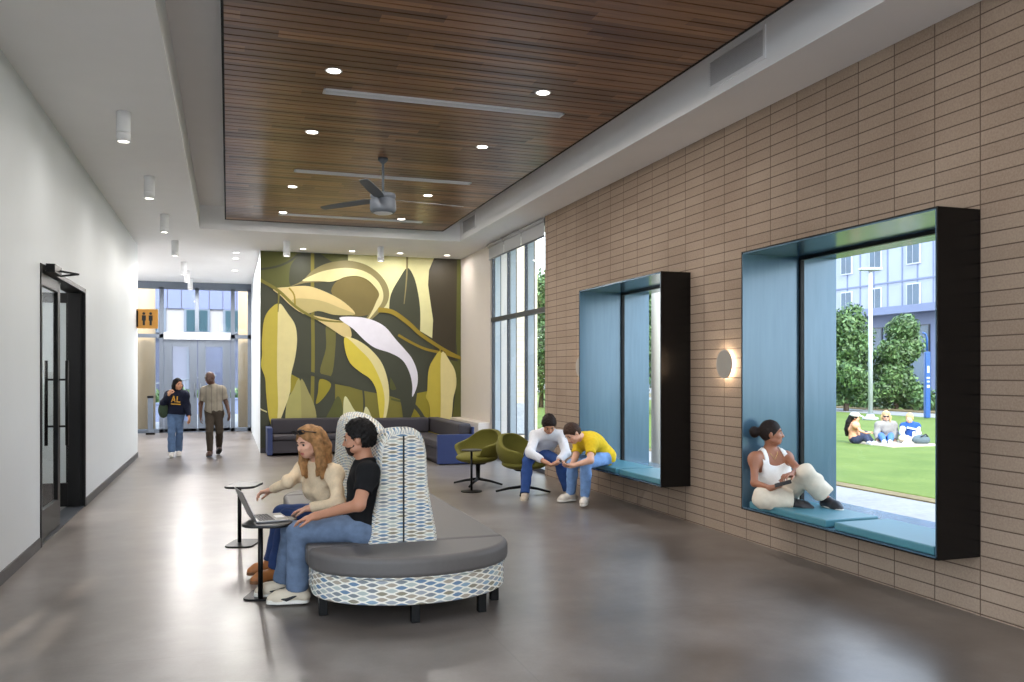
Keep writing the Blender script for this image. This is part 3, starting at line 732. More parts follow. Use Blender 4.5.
M['fabric_back'] = wave_fabric('wave_fabric_back', .132, .0128)
M['vinyl'] = mat('grey_vinyl', rgb(88, 84, 82), .55, var=.03, bump=.05, scale=40)
M['seam'] = mat('dark_seam', rgb(36, 34, 34), .7)
HX = 1.165
SX, SY0, SY1, RX, RY = 1.205, 5.86, 8.45, .69, .54
def stadium(dx=0., n=22):
    pts = []
    for i in range(n+1):
        a = math.pi+math.pi*i/n; pts.append((SX+(RX+dx)*math.cos(a), SY0+(RY+dx)*math.sin(a)))
    for i in range(n+1):
        a = math.pi*i/n; pts.append((SX+(RX+dx)*math.cos(a), SY1+(RY+dx)*math.sin(a)))
    return pts
st = thing('island_settee', 'long island settee with grey seats and wavy patterned base and tall backs', 'settee', (SX, (SY0+SY1)/2, 0))
MB().prism(stadium(-.005), .30, .325, 0).prism(stadium(-.02), .135, .305).build('base', M['fabric_base'], st, bevel=.012)
def dseat(y, s, n=26):
    pts = [(SX+(RX+.01)*math.cos(math.pi*i/n), y+s*(RY+.01)*math.sin(math.pi*i/n)) for i in range(n+1)]
    return pts if s > 0 else pts[::-1]
zs0, zs1 = .305, .445
MB().prism(dseat(SY0+.005, -1), zs0, zs1).build('seat_cushion', M['vinyl'], st, bevel=.04, seg=4)
MB().prism(dseat(SY1-.005, 1), zs0, zs1).build('seat_cushion', M['vinyl'], st, bevel=.04, seg=4)
MB().box(SX-RX-.01, SX-.02, SY0+.012, SY1-.012, zs0, zs1).build('seat_cushion', M['vinyl'], st, bevel=.035, seg=4)
MB().box(SX+.02, SX+RX+.01, SY0+.012, SY1-.012, zs0, zs1).build('seat_cushion', M['vinyl'], st, bevel=.035, seg=4)
def hump(y0, y1, name):
    near = y0 < 6.5
    def dip(y):
        u = (y-y0)/(y1-y0); return 1-.15*u**1.3 if near else 1-.15*(1-u)**3
    prof = [(.248, .40), (.250, .45), (.240, .52), (.220, .62), (.198, .74), (.182, .86), (.175, .98), (.170, 1.08), (.155, 1.16), (.126, 1.215), (.084, 1.245), (.04, 1.256)]
    half = [(x, z) for x, z in prof]; ring = [(-x, z) for x, z in half]+[(x, z) for x, z in half[::-1]]
    arc = [0.]
    for i in range(1, len(ring)): arc.append(arc[-1]+math.hypot(ring[i][0]-ring[i-1][0], ring[i][1]-ring[i-1][1]))
    secs = [(y0+.0, .80), (y0+.003, .86), (y0+.014, .94), (y0+.04, .985), (y0+.09, 1)]
    k = 8
    secs += [(y0+.09+(y1-y0-.18)*i/k, 1) for i in range(1, k)]+[(y1-.09, 1), (y1-.04, .985), (y1-.014, .94), (y1-.003, .86), (y1, .80)]
    m = MB(); n = len(ring); vs = []
    for yy, q in secs:
        for x, z in ring: vs.append((HX+x*(1-(1-q)*.6), yy, .40+(z-.40)*.985*(1-(1-q)*.28)*dip(yy)))
    fs = []; uv = []
    for j in range(len(secs)-1):
        for i in range(n-1):
            fs.append((j*n+i, (j+1)*n+i, (j+1)*n+i+1, j*n+i+1))
            uv.append([(secs[j][0], arc[i]), (secs[j+1][0], arc[i]), (secs[j+1][0], arc[i+1]), (secs[j][0], arc[i+1])])
    for j, fl in ((0, False), (len(secs)-1, True)):
        h = len(half)
        for i in range(h-1):
            a, b_, c, d = j*n+i, j*n+i+1, j*n+n-2-i, j*n+n-1-i
            f = (a, b_, c, d) if not fl else (d, c, b_, a)
            fs.append(f); uv.append([(vs[q_][0], vs[q_][2]) for q_ in f])
    m.add(vs, fs, 0, uv)
    o = m.build(name, M['fabric_back'], st, smooth=False, fix=True)
    o.data.polygons.foreach_set('use_smooth', [True]*len(o.data.polygons)); o.modifiers.new('normals', 'WEIGHTED_NORMAL')
    zt = .40+(1.252-.40)*.985*(1-.2*.28)*dip(y0)
    MB().box(HX-.006, HX+.006, y0-.003, y0+.004, .44, zt-.01).build('seam', M['seam'], o)
hump(5.87, 7.08, 'backrest'); hump(7.13, 8.40, 'backrest')
for x, y in ((SX-.6, 5.80), (SX+.6, 5.80), (SX-.05, 5.44), (SX+.43, 5.54), (SX-.55, 7.1), (SX+.55, 7.1), (SX-.55, 8.4), (SX+.55, 8.4)):
    MB().box(x-.028, x+.028, y-.028, y+.028, 0, .14).build('leg', M['black_metal'], st, bevel=.004)
# ------------------------------------------------------------------ laptop side tables (oriented to the camera-facing aisle)
def rrect(c, ax, ay, w, d, r, n=7):
    pts = []
    for sx, sy, a0 in ((1, 1, 0), (-1, 1, 90), (-1, -1, 180), (1, -1, 270)):
        for i in range(n):
            a = math.radians(a0+90*i/(n-1)); u = sx*(w/2-r)+r*math.cos(a); v = sy*(d/2-r)+r*math.sin(a)
            q = np.asarray(c[:2])+ax[:2]*u+ay[:2]*v; pts.append((q[0], q[1]))
    return pts
def laptop_table(name, label, c, top, w, d, zt, pole, basec, bw, bd):
    o = thing(name, label, 'side table', (c[0], c[1], 0), 'black laptop side tables')
    MB().prism(rrect(top, CR, CF, w, d, min(w, d)*.3), zt-.022, zt).build('table_top', M['black_plastic'], o, bevel=.006)
    MB().tube([(pole[0], pole[1], .012), (pole[0], pole[1], zt-.02)], .018, 14).build('pole', M['black_metal'], o, smooth=True)
    MB().prism(rrect(basec, CR, CF, bw, bd, min(bw, bd)*.25), 0, .014).build('base_plate', M['black_metal'], o, bevel=.004)
ZTB = .555
pp = PZ(260.5, 600, 0); tp = P(270, 521, 6.13)
laptop_table('side_table', 'black side table with open laptop in front of the seated pair', pp, tp, .335, .40, ZTB, pp, PZ(259, 598, 0)+CR*.02+CF*.06, .24, .30)
pp = PZ(239.5, 543.5, 0)
laptop_table('side_table', 'empty black side table standing behind the one with the laptop', pp, P(244, 484, 8.03), .285, .40, .57, pp, PZ(243.3, 544, 0), .26, .38)
# laptop
M['laptop'] = mat('laptop_silver', rgb(150, 150, 152), .35, .6, var=.02)
M['keys'] = mat('laptop_keys', rgb(40, 40, 42), .5)
M['screen'] = mat('laptop_screen', rgb(110, 104, 98), .18, var=.05)
lo = P(256.5, 522, 5.99); lo[2] = ZTB
o = thing('laptop', 'open silver laptop on the black side table', 'laptop', lo)
wv = nrm(-.46*CR+.89*CF); di = nrm(.89*CR+.46*CF); c0 = lo+wv*.16+di*.12
MB().obox(c0+UP*.009, di*.116, wv*.16, UP*.007).build('base', M['laptop'], o, bevel=.004)
m = MB()
for i in range(5):
    for j in range(11): m.obox(c0+UP*.0172+di*(-.085+i*.022)+wv*(-.13+j*.026), di*.009, wv*.011, UP*.001)
m.build('keyboard', M['keys'], o)
MB().obox(c0+UP*.0163+di*.07, di*.03, wv*.05, UP*.0005).build('trackpad', M['slot'], o)
ld = nrm(-di*.42+UP*.91); nn = nrm(np.cross(wv, ld)); nn = nn if nn@di > 0 else -nn
hc = lo+wv*.16+UP*.016+ld*.118
MB().obox(hc, ld*.118, wv*.16, nn*.0035).build('screen_lid', M['laptop'], o, bevel=.003)
MB().obox(hc+nn*.0042, ld*.106, wv*.148, nn*.0006).build('display', M['screen'], o)
# ------------------------------------------------------------------ sofas
M['sofa_grey'] = mat('sofa_charcoal', rgb(54, 49, 54), .65, var=.05, bump=.1, scale=50)
M['sofa_blue'] = mat('sofa_blue', rgb(42, 56, 100), .5, var=.04)
p = PZ(267, 456, 0); sx0, sy0 = p[0], 17.12
o = thing('sofa', 'charcoal sofa with blue sides against the left part of the mural', 'sofa', (sx0+1, 17.5, 0))
W_ = 1.95
MB().box(sx0+.1, sx0+W_-.1, sy0+.03, 17.86, .05, .30).build('seat_base', M['sofa_grey'], o, bevel=.012)
for a in (0, 1): MB().box(sx0+.1+a*(W_-.2)/2+.003, sx0+.1+(a+1)*(W_-.2)/2-.003, sy0, 17.7, .30, .40).build('seat_cushion', M['sofa_grey'], o, bevel=.025, seg=3)
MB().box(sx0+.1, sx0+W_-.1, 17.58, 17.88, .40, .70).build('backrest', M['sofa_grey'], o, bevel=.03, seg=3)
for a in (0, W_-.1): MB().box(sx0+a, sx0+a+.1, sy0, 17.88, .02, .55).build('armrest', M['sofa_blue'], o, bevel=.008)
p = PZ(437.5, 465.5, 0); cx0, cy0 = p[0], p[1]; cx1 = 4.12; cy1 = 17.05; bx0 = 2.55
o = thing('corner_sofa', 'charcoal corner sofa with blue end panel beside the beige wall', 'sofa', (3.8, 15.8, 0))
MB().box(cx0+.03, cx1, cy0+.08, cy1, .05, .28).box(bx0, cx0+.05, cy1-.75, cy1, .05, .28).build('seat_base', M['sofa_grey'], o, bevel=.01)
MB().box(cx0, cx1-.2, cy0+.085, cy1-.8, .28, .42).build('seat_cushion', M['sofa_grey'], o, bevel=.03, seg=3)
MB().box(bx0, cx1-.2, cy1-.795, cy1-.2, .28, .42).build('seat_cushion', M['sofa_grey'], o, bevel=.03, seg=3)
m = MB()
for x0, x1, y0, y1 in ((cx1-.24, cx1, cy0+.085, cy1),):
    m.box(x0, x1, y0, y1, .42, .72)
m.build('backrest', M['sofa_grey'], o, bevel=.04, seg=3)
MB().box(bx0, cx1-.25, cy1-.24, cy1, .42, .72).build('backrest', M['sofa_grey'], o, bevel=.04, seg=3)
MB().box(cx0, cx1, cy0, cy0+.08, .02, .535).build('end_panel', M['sofa_blue'], o, bevel=.008)
MB().box(cx1, cx1+.03, cy0, cy1, .02, .66).build('back_panel', M['sofa_blue'], o, bevel=.006)
MB().box(cx0+.05, cx1-.03, cy0+.1, cy1-.05, 0, .05).build('plinth', M['black_metal'], o)
# ------------------------------------------------------------------ lime tub chairs
M['lime'] = mat('lime_wool', rgb(102, 97, 30), .85, var=.06, bump=.15, scale=60)
def tub_chair(label, c, ang):
    """swivel tub chair; ang = heading of the sitter in the plan"""
    f = np.array((math.cos(ang), math.sin(ang), 0)); r = np.array((f[1], -f[0], 0)); c = np.array((c[0], c[1], 0.))
    o = thing('tub_chair', label, 'armchair', c, 'lime tub chairs')
    ax = (r, f, UP)
    outer = ell(c+UP*.62, ax, (.375, .36, .32))
    def shell(Q):
        q = (Q-c); x = q@r; y = q@f; z = q[:, 2]
        e = outer(Q)
        d = np.abs(e+.028)-.026                         # hollow shell
        s = 1/(1+np.exp((y+.10-.25*np.clip(.2-np.abs(x), 0, .2))/.055))   # 1 at the back, 0 along the arms
        top = .60+.20*s-.10*np.clip((np.abs(x)-.14)/.2, 0, 1)**2*s-.05*np.clip((y-.05)/.25, 0, 1)
        fr = np.clip((y-.12)/.12, 0, 1)*np.clip((.31-np.abs(x))/.06, 0, 1)
        top = top-fr*.17
        d = np.maximum(d, z-top)
        return np.maximum(d, .33-z)
    shell.lo = outer.lo; shell.hi = outer.hi
    sdf_obj('shell', [(shell, .02)], .012, M['lime'], o, smooth_it=3)
    seat = ell(c+UP*.40+f*.02, ax, (.30, .31, .085))
    sdf_obj('seat_cushion', [(seat, .02)], .014, M['lime'], o)
    MB().lathe(c, [(.12, .335), (.14, .325), (.10, .30), (.035, .295), (.028, .10), (.045, .085), (.045, .07)], 20).build('column', M['black_metal'], o, smooth=True)
    for k in range(4):
        a = ang+.5+k*math.pi/2; d = np.array((math.cos(a), math.sin(a), 0))
        MB().tube([c+d*.03+UP*.085, c+d*.2+UP*.06, c+d*.37+UP*.018], [.022, .018, .014], 8).build('foot', M['black_metal'], o, smooth=True)
c1 = P(478, 484.5, 12.3)
tub_chair('lime green tub chair facing the small round black table', c1, math.atan2(*(cam_dir(-.72, -.7, 0)[[1, 0]])))
c2 = P(523, 493, 11.46)
tub_chair('lime green tub chair turned away, man in white shirt sitting on it', c2, math.atan2(*(cam_dir(.80, -.55, 0)[[1, 0]])))
p = P(471.5, 491.5, 11.6)
o = thing('round_side_table', 'small round black pedestal table in front of the lime chairs', 'side table', (p[0], p[1], 0))
MB().lathe((p[0], p[1], 0), [(.001, .575), (.135, .575), (.14, .567), (.135, .56), (.001, .56)], 32).build('table_top', M['black_plastic'], o)
MB().tube([(p[0], p[1], .014), (p[0], p[1], .56)], .016, 12).build('pole', M['black_metal'], o, smooth=True)
MB().lathe((p[0], p[1], 0), [(.001, 0), (.145, 0), (.145, .01), (.02, .018), (.001, .018)], 32).build('base_plate', M['black_metal'], o)
# ------------------------------------------------------------------ window cushions
M['teal'] = mat('teal_vinyl', rgb(66, 118, 130), .42, var=.04, bump=.05, scale=40)
for y0, y1, lb in ((5.50, 6.52, 'teal seat cushion in the near window box with the woman on it'), (4.43, 5.40, 'empty teal seat cushion in the near window box'),
                   (9.28, 10.28, 'teal seat cushion in the far window box beneath the man in yellow'), (8.18, 9.18, 'empty teal seat cushion in the far window box')):
    z0 = BZ0+.022
    o = MB().box(4.415, 4.93, y0, y1, z0, z0+.062).build('window_cushion', M['teal'], None, bevel=.012, seg=3)
    tag(o, lb, 'cushion', 'teal window cushions')
# ------------------------------------------------------------------ people
def skin_mat(name, c):
    m = mat(name, c, .5, var=.04, scale=14); b = m.node_tree.nodes['Principled BSDF']
    b.inputs['Subsurface Weight'].default_value = .08; b.inputs['Subsurface Radius'].default_value = (.02, .008, .004); return m
def cloth(name, c, var=.08, scale=30, bump=.12): return mat(name, c, .85, var=var, scale=scale, bump=bump, spec=.2)
PM = dict(
    eye=mat('eye_white', rgb(196, 188, 180), .35, var=.01), iris=mat('eye_iris', rgb(40, 28, 22), .2, var=.02),
    white_sole=mat('sole_white', rgb(224, 220, 210), .6, var=.02), black_sole=mat('sole_black', rgb(24, 24, 26), .6, var=.02), gum=mat('sole_gum', rgb(120, 78, 46), .6))
class Fig:
    def __init__(s, label, J, face, up, sc, h, skin, lip, fem=False, base=None, group=None):
        s.J = {k: np.asarray(v, float) for k, v in J.items()}; J = s.J
        s.sc, s.h, s.skin, s.lip, s.fem = sc, h, skin, lip, fem
        p = J['pelvis']; s.root = thing('person', label, 'person', (p[0], p[1], 0 if base is None else base), group)
        s.f = nrm(face); s.u = nrm(np.asarray(up)-(np.asarray(up)@s.f)*s.f); s.r = np.cross(s.f, s.u)
        s.C = J['head']
        # trunk frames
        s.hr = nrm(J['hipR']-J['hipL']); s.shr = nrm(J['shR']-J['shL'])
        s.sp1 = nrm(J['chest']-J['pelvis']); s.sp2 = nrm(J['neck']-J['chest'])
        s.pf = nrm(np.cross(s.sp1, s.hr)); s.cf = nrm(np.cross(s.sp2, s.shr))
        s.hr = np.cross(s.pf, s.sp1); s.shr = np.cross(s.cf, s.sp2)
        s.hands = {}
    def H(s, r, f, u): return s.C+s.sc*(r*s.r+f*s.f+u*s.u)
    def trunk(s, o=0.):
        J, k = s.J, s.sc; pa = (s.hr, s.pf, s.sp1); ca = (s.shr, s.cf, s.sp2)
        w = .93 if s.fem else 1.
        mid = (J['pelvis']+J['chest'])/2; ma = (nrm(s.hr+s.shr), nrm(s.pf+s.cf), nrm(s.sp1+s.sp2))
        L1 = np.linalg.norm(J['chest']-J['pelvis']); L2 = np.linalg.norm(J['neck']-J['chest'])
        hw = (.165 if not s.fem else .17)*k
        pr = [(ell(J['pelvis']+s.sp1*.02*k, pa, (hw+o, .112*k+o, .125*k+o)), .05),
              (ell(mid, ma, (.142*w*k+o, .1*k+o, L1*.5+.03*k+o)), .07),
              (ell(J['chest']+s.sp2*.02*k, ca, (.158*w*k+o, .112*k+o, .165*k+o)), .07)]
        bs = J['neck']-s.sp2*.045*k
        for sd in 'LR':
            pr.append((cone(bs, J['sh'+sd]*.93+bs*.07, .062*k+o, .052*k+o), .06))
            pr.append((cone(J['chest']+s.sp2*.06*k, J['sh'+sd]-s.sp2*.03*k, .085*k+o, .055*k+o), .06))
        if s.fem:
            for q in (-1, 1): pr.append((ell(J['chest']+s.cf*.085*k+q*s.shr*.07*k-s.sp2*.005*k, ca, (.062*k+o, .055*k+o, .06*k+o)), .04))
        return pr
    def seat(s, o=0.):
        J, k = s.J, s.sc
        return [(ell(J['hip'+d]-s.pf*.045*k-s.sp1*.02*k, (s.hr, s.pf, s.sp1), (.095*k+o, .095*k+o, .10*k+o)), .035) for d in 'LR']
    def leg(s, d, o=0., flare=0., to=1.):
        J, k = s.J, s.sc; hp, kn, an = J['hip'+d], J['knee'+d], J['ank'+d]
        calf = kn+(an-kn)*.3+nrm(np.cross(np.cross(kn-hp, an-kn), an-kn)+1e-6)*0
        back = nrm((hp+an)/2-kn) if np.linalg.norm((hp+an)/2-kn) > .03 else -s.pf
        return [(cone(hp, kn, .086*k+o, .056*k+o), .03), (cone(kn, kn+(an-kn)*.32+back*.012*k, .054*k+o, .055*k+o+flare*.3), .02),
                (cone(kn+(an-kn)*.32+back*.012*k, an+(kn-an)*(1-to), .055*k+o+flare*.3, .036*k+o+flare, to < .999 or flare > 0), .018)]
    def arm(s, d, o=0., to=2., wide=0.):
        J, k = s.J, s.sc; a, b, c = J['sh'+d], J['el'+d], J['wr'+d]; w = .84 if s.fem else 1.07
        pr = [(cone(a, a+(b-a)*min(to, 1), .05*k*w+o, (.05-.012*min(to, 1))*k*w+o+wide*min(to, 1), to <= 1), .05)]
        if to > 1:
            e = b+(c-b)*(to-1)
            pr.append((cone(b, e, .038*k*w+o+wide, (.038-.013*(to-1))*k*w+o+wide*.5, to < 2), .025))
        return pr
    def hand(s, d, direc, palm, curl=.5, spread=.1, scale=1.):
        """five fingers: direc = along the hand, palm = outward normal of the palm"""
        k = s.sc*scale; wr = s.J['wr'+d]; a = nrm(direc); n = nrm(np.asarray(palm)-(np.asarray(palm)@a)*a)
        t = np.cross(a, n)*(1 if d == 'L' else -1)          # towards the thumb
        mn = s.h*.72; pr = []
        R = lambda x: max(x*k, mn)
        pr.append((cone(s.J['wr'+d]-a*.01*k, wr+a*.03*k, .025*k*(.9 if s.fem else 1), .024*k), .02))
        tips = []
        for i, (off, ln) in enumerate(((.030, .072), (.010, .080), (-.011, .074), (-.031, .058))):
            kn = wr+a*(.088-abs(i-1)*.004)*k+t*off*k+n*0
            pr.append((cone(wr+a*.02*k+t*off*.55*k, kn, R(.014), R(.0115)), .012))
            q = kn; ang = 0; sp = nrm(a+t*off*spread*12)
            for j, (fr, c) in enumerate(((.44, .75), (.31, 1.1), (.25, .8))):
                ang += curl*c*(1+.12*i)
                dr = math.cos(ang)*sp+math.sin(ang)*n; e = q+dr*ln*fr*k
                pr.append((cone(q, e, R(.0092-.0009*j), R(.0083-.0009*j)), .004)); q = e
        th0 = wr+a*.022*k+t*.022*k; th1 = th0+nrm(a*.75+t*.75+n*.35)*.042*k; th2 = th1+nrm(a*.95+t*.25+n*(.3+curl*.4))*.032*k; th3 = th2+nrm(a*.95-t*.05+n*(.3+curl*.5))*.026*k
        pr += [(cone(th0, th1, R(.015), R(.0115)), .014), (cone(th1, th2, R(.0108), R(.0098)), .005), (cone(th2, th3, R(.0098), R(.0082)), .004)]
        s.hands[d] = pr
    def headp(s):
        k = s.sc; ax = (s.r, s.f, s.u); H = s.H; fm = s.fem
        pr = [(ell(H(0, -.012, .018), ax, (.075*k, .096*k, .100*k)), .02), (ell(H(0, .03, -.04), ax, (.06*k, .062*k, .072*k)), .03),
              (ell(H(0, .052, -.085), ax, (.032*k, .028*k, .026*k)), .03), (cone(H(-.03, .075, .022), H(.03, .075, .022), .014*k, .014*k), .02)]
        for q in (-1, 1):
            pr.append((ell(H(q*.042, .062, -.03), ax, (.022*k, .02*k, .02*k)), .02))
            pr.append((ell(H(q*.05, .02, -.07), ax, (.018*k, .035*k, .018*k)), .02))
        for q in (-1, 1): pr.append((ell(H(q*.031, .098, .0), ax, (.017*k, .016*k, .011*k)), .012, 'sub'))
        pr += [(cone(H(0, .082, .012), H(0, .104, -.03), .009*k, .0125*k), .012), (ell(H(0, .1, -.034), ax, (.016*k, .012*k, .010*k)), .008),
               (ell(H(0, .086, -.061), ax, (.023*k, .010*k, .007*k)), .005), (ell(H(0, .084, -.072), ax, (.019*k, .010*k, .007*k)), .005)]
        for q in (-1, 1):
            pr.append((ell(H(q*.078, -.008, -.012), (nrm(s.r*.9-q*s.f*.3), nrm(s.f*.9+q*s.r*.3), s.u), (.009*k, .02*k, .031*k)), .008))
        return pr
    def body(s, covered=.012):
        J, k = s.J, s.sc
        pr = s.trunk(-covered)+s.seat(-.022)
        for d in 'LR': pr += s.leg(d, -.02)
        for d in 'LR':
            an, to = J['ank'+d], J['toe'+d]; pr.append((cone(an, an*.7+to*.3, .032*k, .018*k), .03))
        nb = .9 if s.fem else 1.08
        pr.append((cone(J['neck']-s.sp2*.03*k, s.H(0, -.015, -.055), .058*k*nb, .053*k*nb), .035))
        for d in 'LR': pr += s.arm(d)
        pr += s.headp()
        for d in 'LR': pr += s.hands.get(d, [])
        lipc = s.H(0, .095, -.067)
        def paint(c):
            q = (c-lipc)/k; return ((np.abs(q@s.r) < .022) & (np.abs(q@s.u) < .010) & (q@s.f > -.012)).astype(int)
        s.bd = sdf_obj('body', pr, s.h, [s.skin, s.lip], s.root, paint=paint, smooth_it=1 if s.h < .009 else 0)
        # eyes and brows
        if s.h < .013:
            for q in (-1, 1):
                m = MB(); c = s.H(q*.031, .0745, 0); n = 12; vs = []; fs = []; mi = []
                for i in range(9):
                    p = math.pi*i/8
                    for j in range(n):
                        a = 2*math.pi*j/n; vs.append(c+.0128*k*(math.cos(p)*s.f+math.sin(p)*(math.cos(a)*s.r+math.sin(a)*s.u)))
                for i in range(8):
                    for j in range(n): m.f.append([i*n+j, i*n+(j+1) % n, i*n+n+(j+1) % n, i*n+n+j]); m.m.append(1 if i < 3 else 0)
                m.v = [tuple(v) for v in vs]; m.build('eye', [PM['eye'], PM['iris']], s.root, smooth=True, fix=True)
    def brows(s, m_):
        for q in (-1, 1):
            MB().tube([s.H(q*.014, .091, .021), s.H(q*.032, .09, .027), s.H(q*.050, .076, .021)], [.0035*s.sc, .0045*s.sc, .002*s.sc], 8).build('eyebrow', m_, s.root, smooth=True)
    def disp(s, amp, f=38.):
        def ex(Q, d):
            return d+amp*(np.sin(Q[:, 0]*f+2*np.sin(Q[:, 2]*f*.6))*np.sin(Q[:, 1]*f*.9+1.5*np.sin(Q[:, 0]*f*.5))+.6*np.sin(Q[:, 2]*f*1.3+2*np.sin(Q[:, 1]*f*.7)))
        return ex
    def top(s, name, m_, to=2., o=.014, wide=.006, hem=.10, neck=.0, scoop=None, amp=.0028, extra=None, straps=None, hw=.0):
        J, k = s.J, s.sc
        pr = s.trunk(o)+s.seat(o)
        if straps is None:
            for d in 'LR': pr += s.arm(d, o*.8, to, wide)
        pr.append((cone(J['neck']-s.sp2*.05*k, J['neck']+s.sp2*(.005+neck)*k, .075*k+o*.4, .062*k+o*.3, True), .03))
        pr += extra or []
        dz = s.disp(amp*k, 38/k); hp = J['pelvis']-s.sp1*hem*k; an = s.sp1
        nk = J['neck']+s.sp2*.012*k
        def ex(Q, d):
            d = dz(Q, d); arm = np.zeros(len(Q), bool)
            low = -(Q-hp)@an
            far = np.abs((Q-J['pelvis'])@s.hr) < .24*k
            d = np.where(far & ((Q-J['pelvis'])@an < .12*k), np.maximum(d, low), d)
            if scoop: d = np.maximum(d, scoop(Q))
            return d
        return sdf_obj(name, pr, s.h, m_, s.root, ex, smooth_it=1)
    def legs(s, name, m_, o=.011, flare=.0, to=1., amp=.0025, rise=.17, extra=None):
        J, k = s.J, s.sc; hr = J['pelvis']+s.sp1*rise*k
        pr = [(ell(J['pelvis']+s.sp1*.01*k, (s.hr, s.pf, s.sp1), (.17*k+o, .115*k+o, .125*k+o)), .05)]+s.seat(o)
        for d in 'LR': pr += s.leg(d, o, flare, to[d] if isinstance(to, dict) else to)
        pr += extra or []
        dz = s.disp(amp*k, 34/k)
        th = [cone(J['hip'+d_], J['knee'+d_], .135*k, .12*k) for d_ in 'LR']+[cone(J['knee'+d_], J['ank'+d_], .14*k, .14*k) for d_ in 'LR']
        def ex(Q, d):
            d = dz(Q, d); dl = np.min([c_(Q) for c_ in th], 0)
            return np.where((dl > 0) & ((Q-hr)@s.sp1 > -.1), np.maximum(d, (Q-hr)@s.sp1), d)
        return sdf_obj(name, pr, s.h, m_, s.root, ex, smooth_it=1)
    def shoes(s, m_, sole, up={}, high=0., logo=None):
        k = s.sc
        for d in 'LR':
            an, to = s.J['ank'+d], s.J['toe'+d]; dr = to-an
            u = nrm(up.get(d, UP)); dr = nrm(dr-(dr@u)*u); sd = np.cross(dr, u)
            L = .25*k; g = an-u*.085*k                           # point on the sole plane under the ankle
            heel = g-dr*.045*k; ball = heel+dr*.165*k; tip = heel+dr*(L-.035*k)
            z = u*.045*k; ax = (sd, dr, u)
            pr = [(cone(heel+z, ball+u*.04*k, .040*k, .046*k), .03), (cone(ball+u*.035*k, tip+u*.03*k, .046*k, .033*k), .03), (cone(heel+u*.05*k, an+u*(.0+high)*k, .042*k, .046*k, True), .03), (cone(an-u*.01*k, ball+u*.05*k, .042*k, .03*k), .03)]
            cut = g+u*.014*k
            def ex(Q, dd): return np.maximum(dd, -(Q-cut)@u)
            sh = sdf_obj('shoe', pr, min(s.h, .009) if s.h < .011 else s.h, m_, s.root, ex, smooth_it=1)
            pts = []
            for c, r, a0, a1 in ((heel, .040, 90, 270), (ball, .048, 270, 300), (tip, .036, -75, 75), (ball, .048, 60, 90)):
                for i in range(7):
                    a = math.radians(a0+(a1-a0)*i/6); pts.append(c+dr*math.cos(a)*r*k+sd*math.sin(a)*r*k)
            n = len(pts); m = MB(); m.add([p+u*.0 for p in pts]+[p+u*.027*k for p in pts], [(i, (i+1) % n, n+(i+1) % n, n+i) for i in range(n)]+[tuple(range(n))[::-1], tuple(range(n, 2*n))])
            m.build('sole', sole, sh, fix=True, bevel=.003)
            if logo and s.h < .008:
                # dark sweeping side stripe
                for q in (-1, 1):
                    b0 = g+q*sd*.049*k
                    w = [b0+dr*(.10)*k+u*.038*k, b0+dr*.065*k+u*.032*k, b0+dr*.03*k+u*.045*k, b0-dr*.03*k+u*.068*k-q*sd*.006*k]
                    MB().tube(w, [.004*k, .012*k, .009*k, .003*k], 8).build('side_stripe', logo, sh, smooth=True)
    def hair(s, m_, th=.012, lim=.04, low=-.07, curl=0., locks=(), name='hair', extra=(), cap=True, tilt=.6, ears=False):
        k = s.sc; ax = (s.r, s.f, s.u); pr = []
        sk = ell(s.H(0, -.014, .02), ax, ((.077+th)*k, (.098+th)*k, (.102+th*1.2)*k))
        def cut(Q):
            q = (Q-s.C)/k; d = sk(Q)
            d = np.maximum(d, ((q@s.f)*.8-(q@s.u)*tilt-lim)*k)
            d = np.maximum(d, (low-(q@s.u))*k)
            if ears:
                w = np.maximum(np.maximum(np.abs(q@s.f+.004)-.026, (q@s.u)-.012), .05-np.abs(q@s.r))
                d = np.maximum(d, -w*k)
                w2 = np.maximum(np.maximum((-.03-q@s.f), (q@s.u)+.02), .045-np.abs(q@s.r)); d = np.maximum(d, -w2*k)
            return d
        cut.lo, cut.hi = sk.lo, sk.hi
        if cap: pr.append((cut, .02))
        for L in locks:
            pts = L[0]; rs = L[1]
            for i in range(len(pts)-1): pr.append((cone(s.H(*pts[i]), s.H(*pts[i+1]), rs[i]*k, rs[i+1]*k), .015))
        pr += list(extra)
        f = 120/k
        def ex(Q, d):
            if curl: return d+curl*k*(np.sin(Q[:, 0]*f*1.3+np.sin(Q[:, 1]*f))*np.sin(Q[:, 1]*f*1.2)*np.sin(Q[:, 2]*f*1.25+np.sin(Q[:, 0]*f)))
            q = (Q-s.C)/k; a = np.arctan2(q@s.r, -(q@s.f)+.001)
            return d+.0022*k*np.sin(a*38+5*np.sin((q@s.u)*9))
        return sdf_obj(name, pr, s.h, m_, s.root, ex)
def between(a, b, t): return np.asarray(a)*(1-t)+np.asarray(b)*t
def hmat(n, c, v=.3, sc=60): return mat(n, c, .62, var=v, scale=sc, spec=.18)
HAIR = dict(black=hmat('hair_black', rgb(18, 15, 14)), brown=hmat('hair_brown', rgb(58, 40, 30)),
            dkbrown=hmat('hair_dark_brown', rgb(32, 22, 19)), blond=hmat('hair_honey', rgb(152, 112, 72), .45, 26), light=hmat('hair_light', rgb(178, 148, 106)))
SK = dict(light=skin_mat('skin_light', rgb(214, 164, 138)), tan=skin_mat('skin_tan', rgb(190, 138, 108)), olive=skin_mat('skin_olive', rgb(178, 126, 98)), brown=skin_mat('skin_brown', rgb(150, 98, 72)), deep=skin_mat('skin_deep', rgb(84, 56, 44)))
LIP = dict(light=skin_mat('lip_light', rgb(186, 104, 94)), tan=skin_mat('lip_tan', rgb(158, 88, 76)), brown=skin_mat('lip_brown', rgb(128, 66, 56)), deep=skin_mat('lip_deep', rgb(78, 44, 38)))
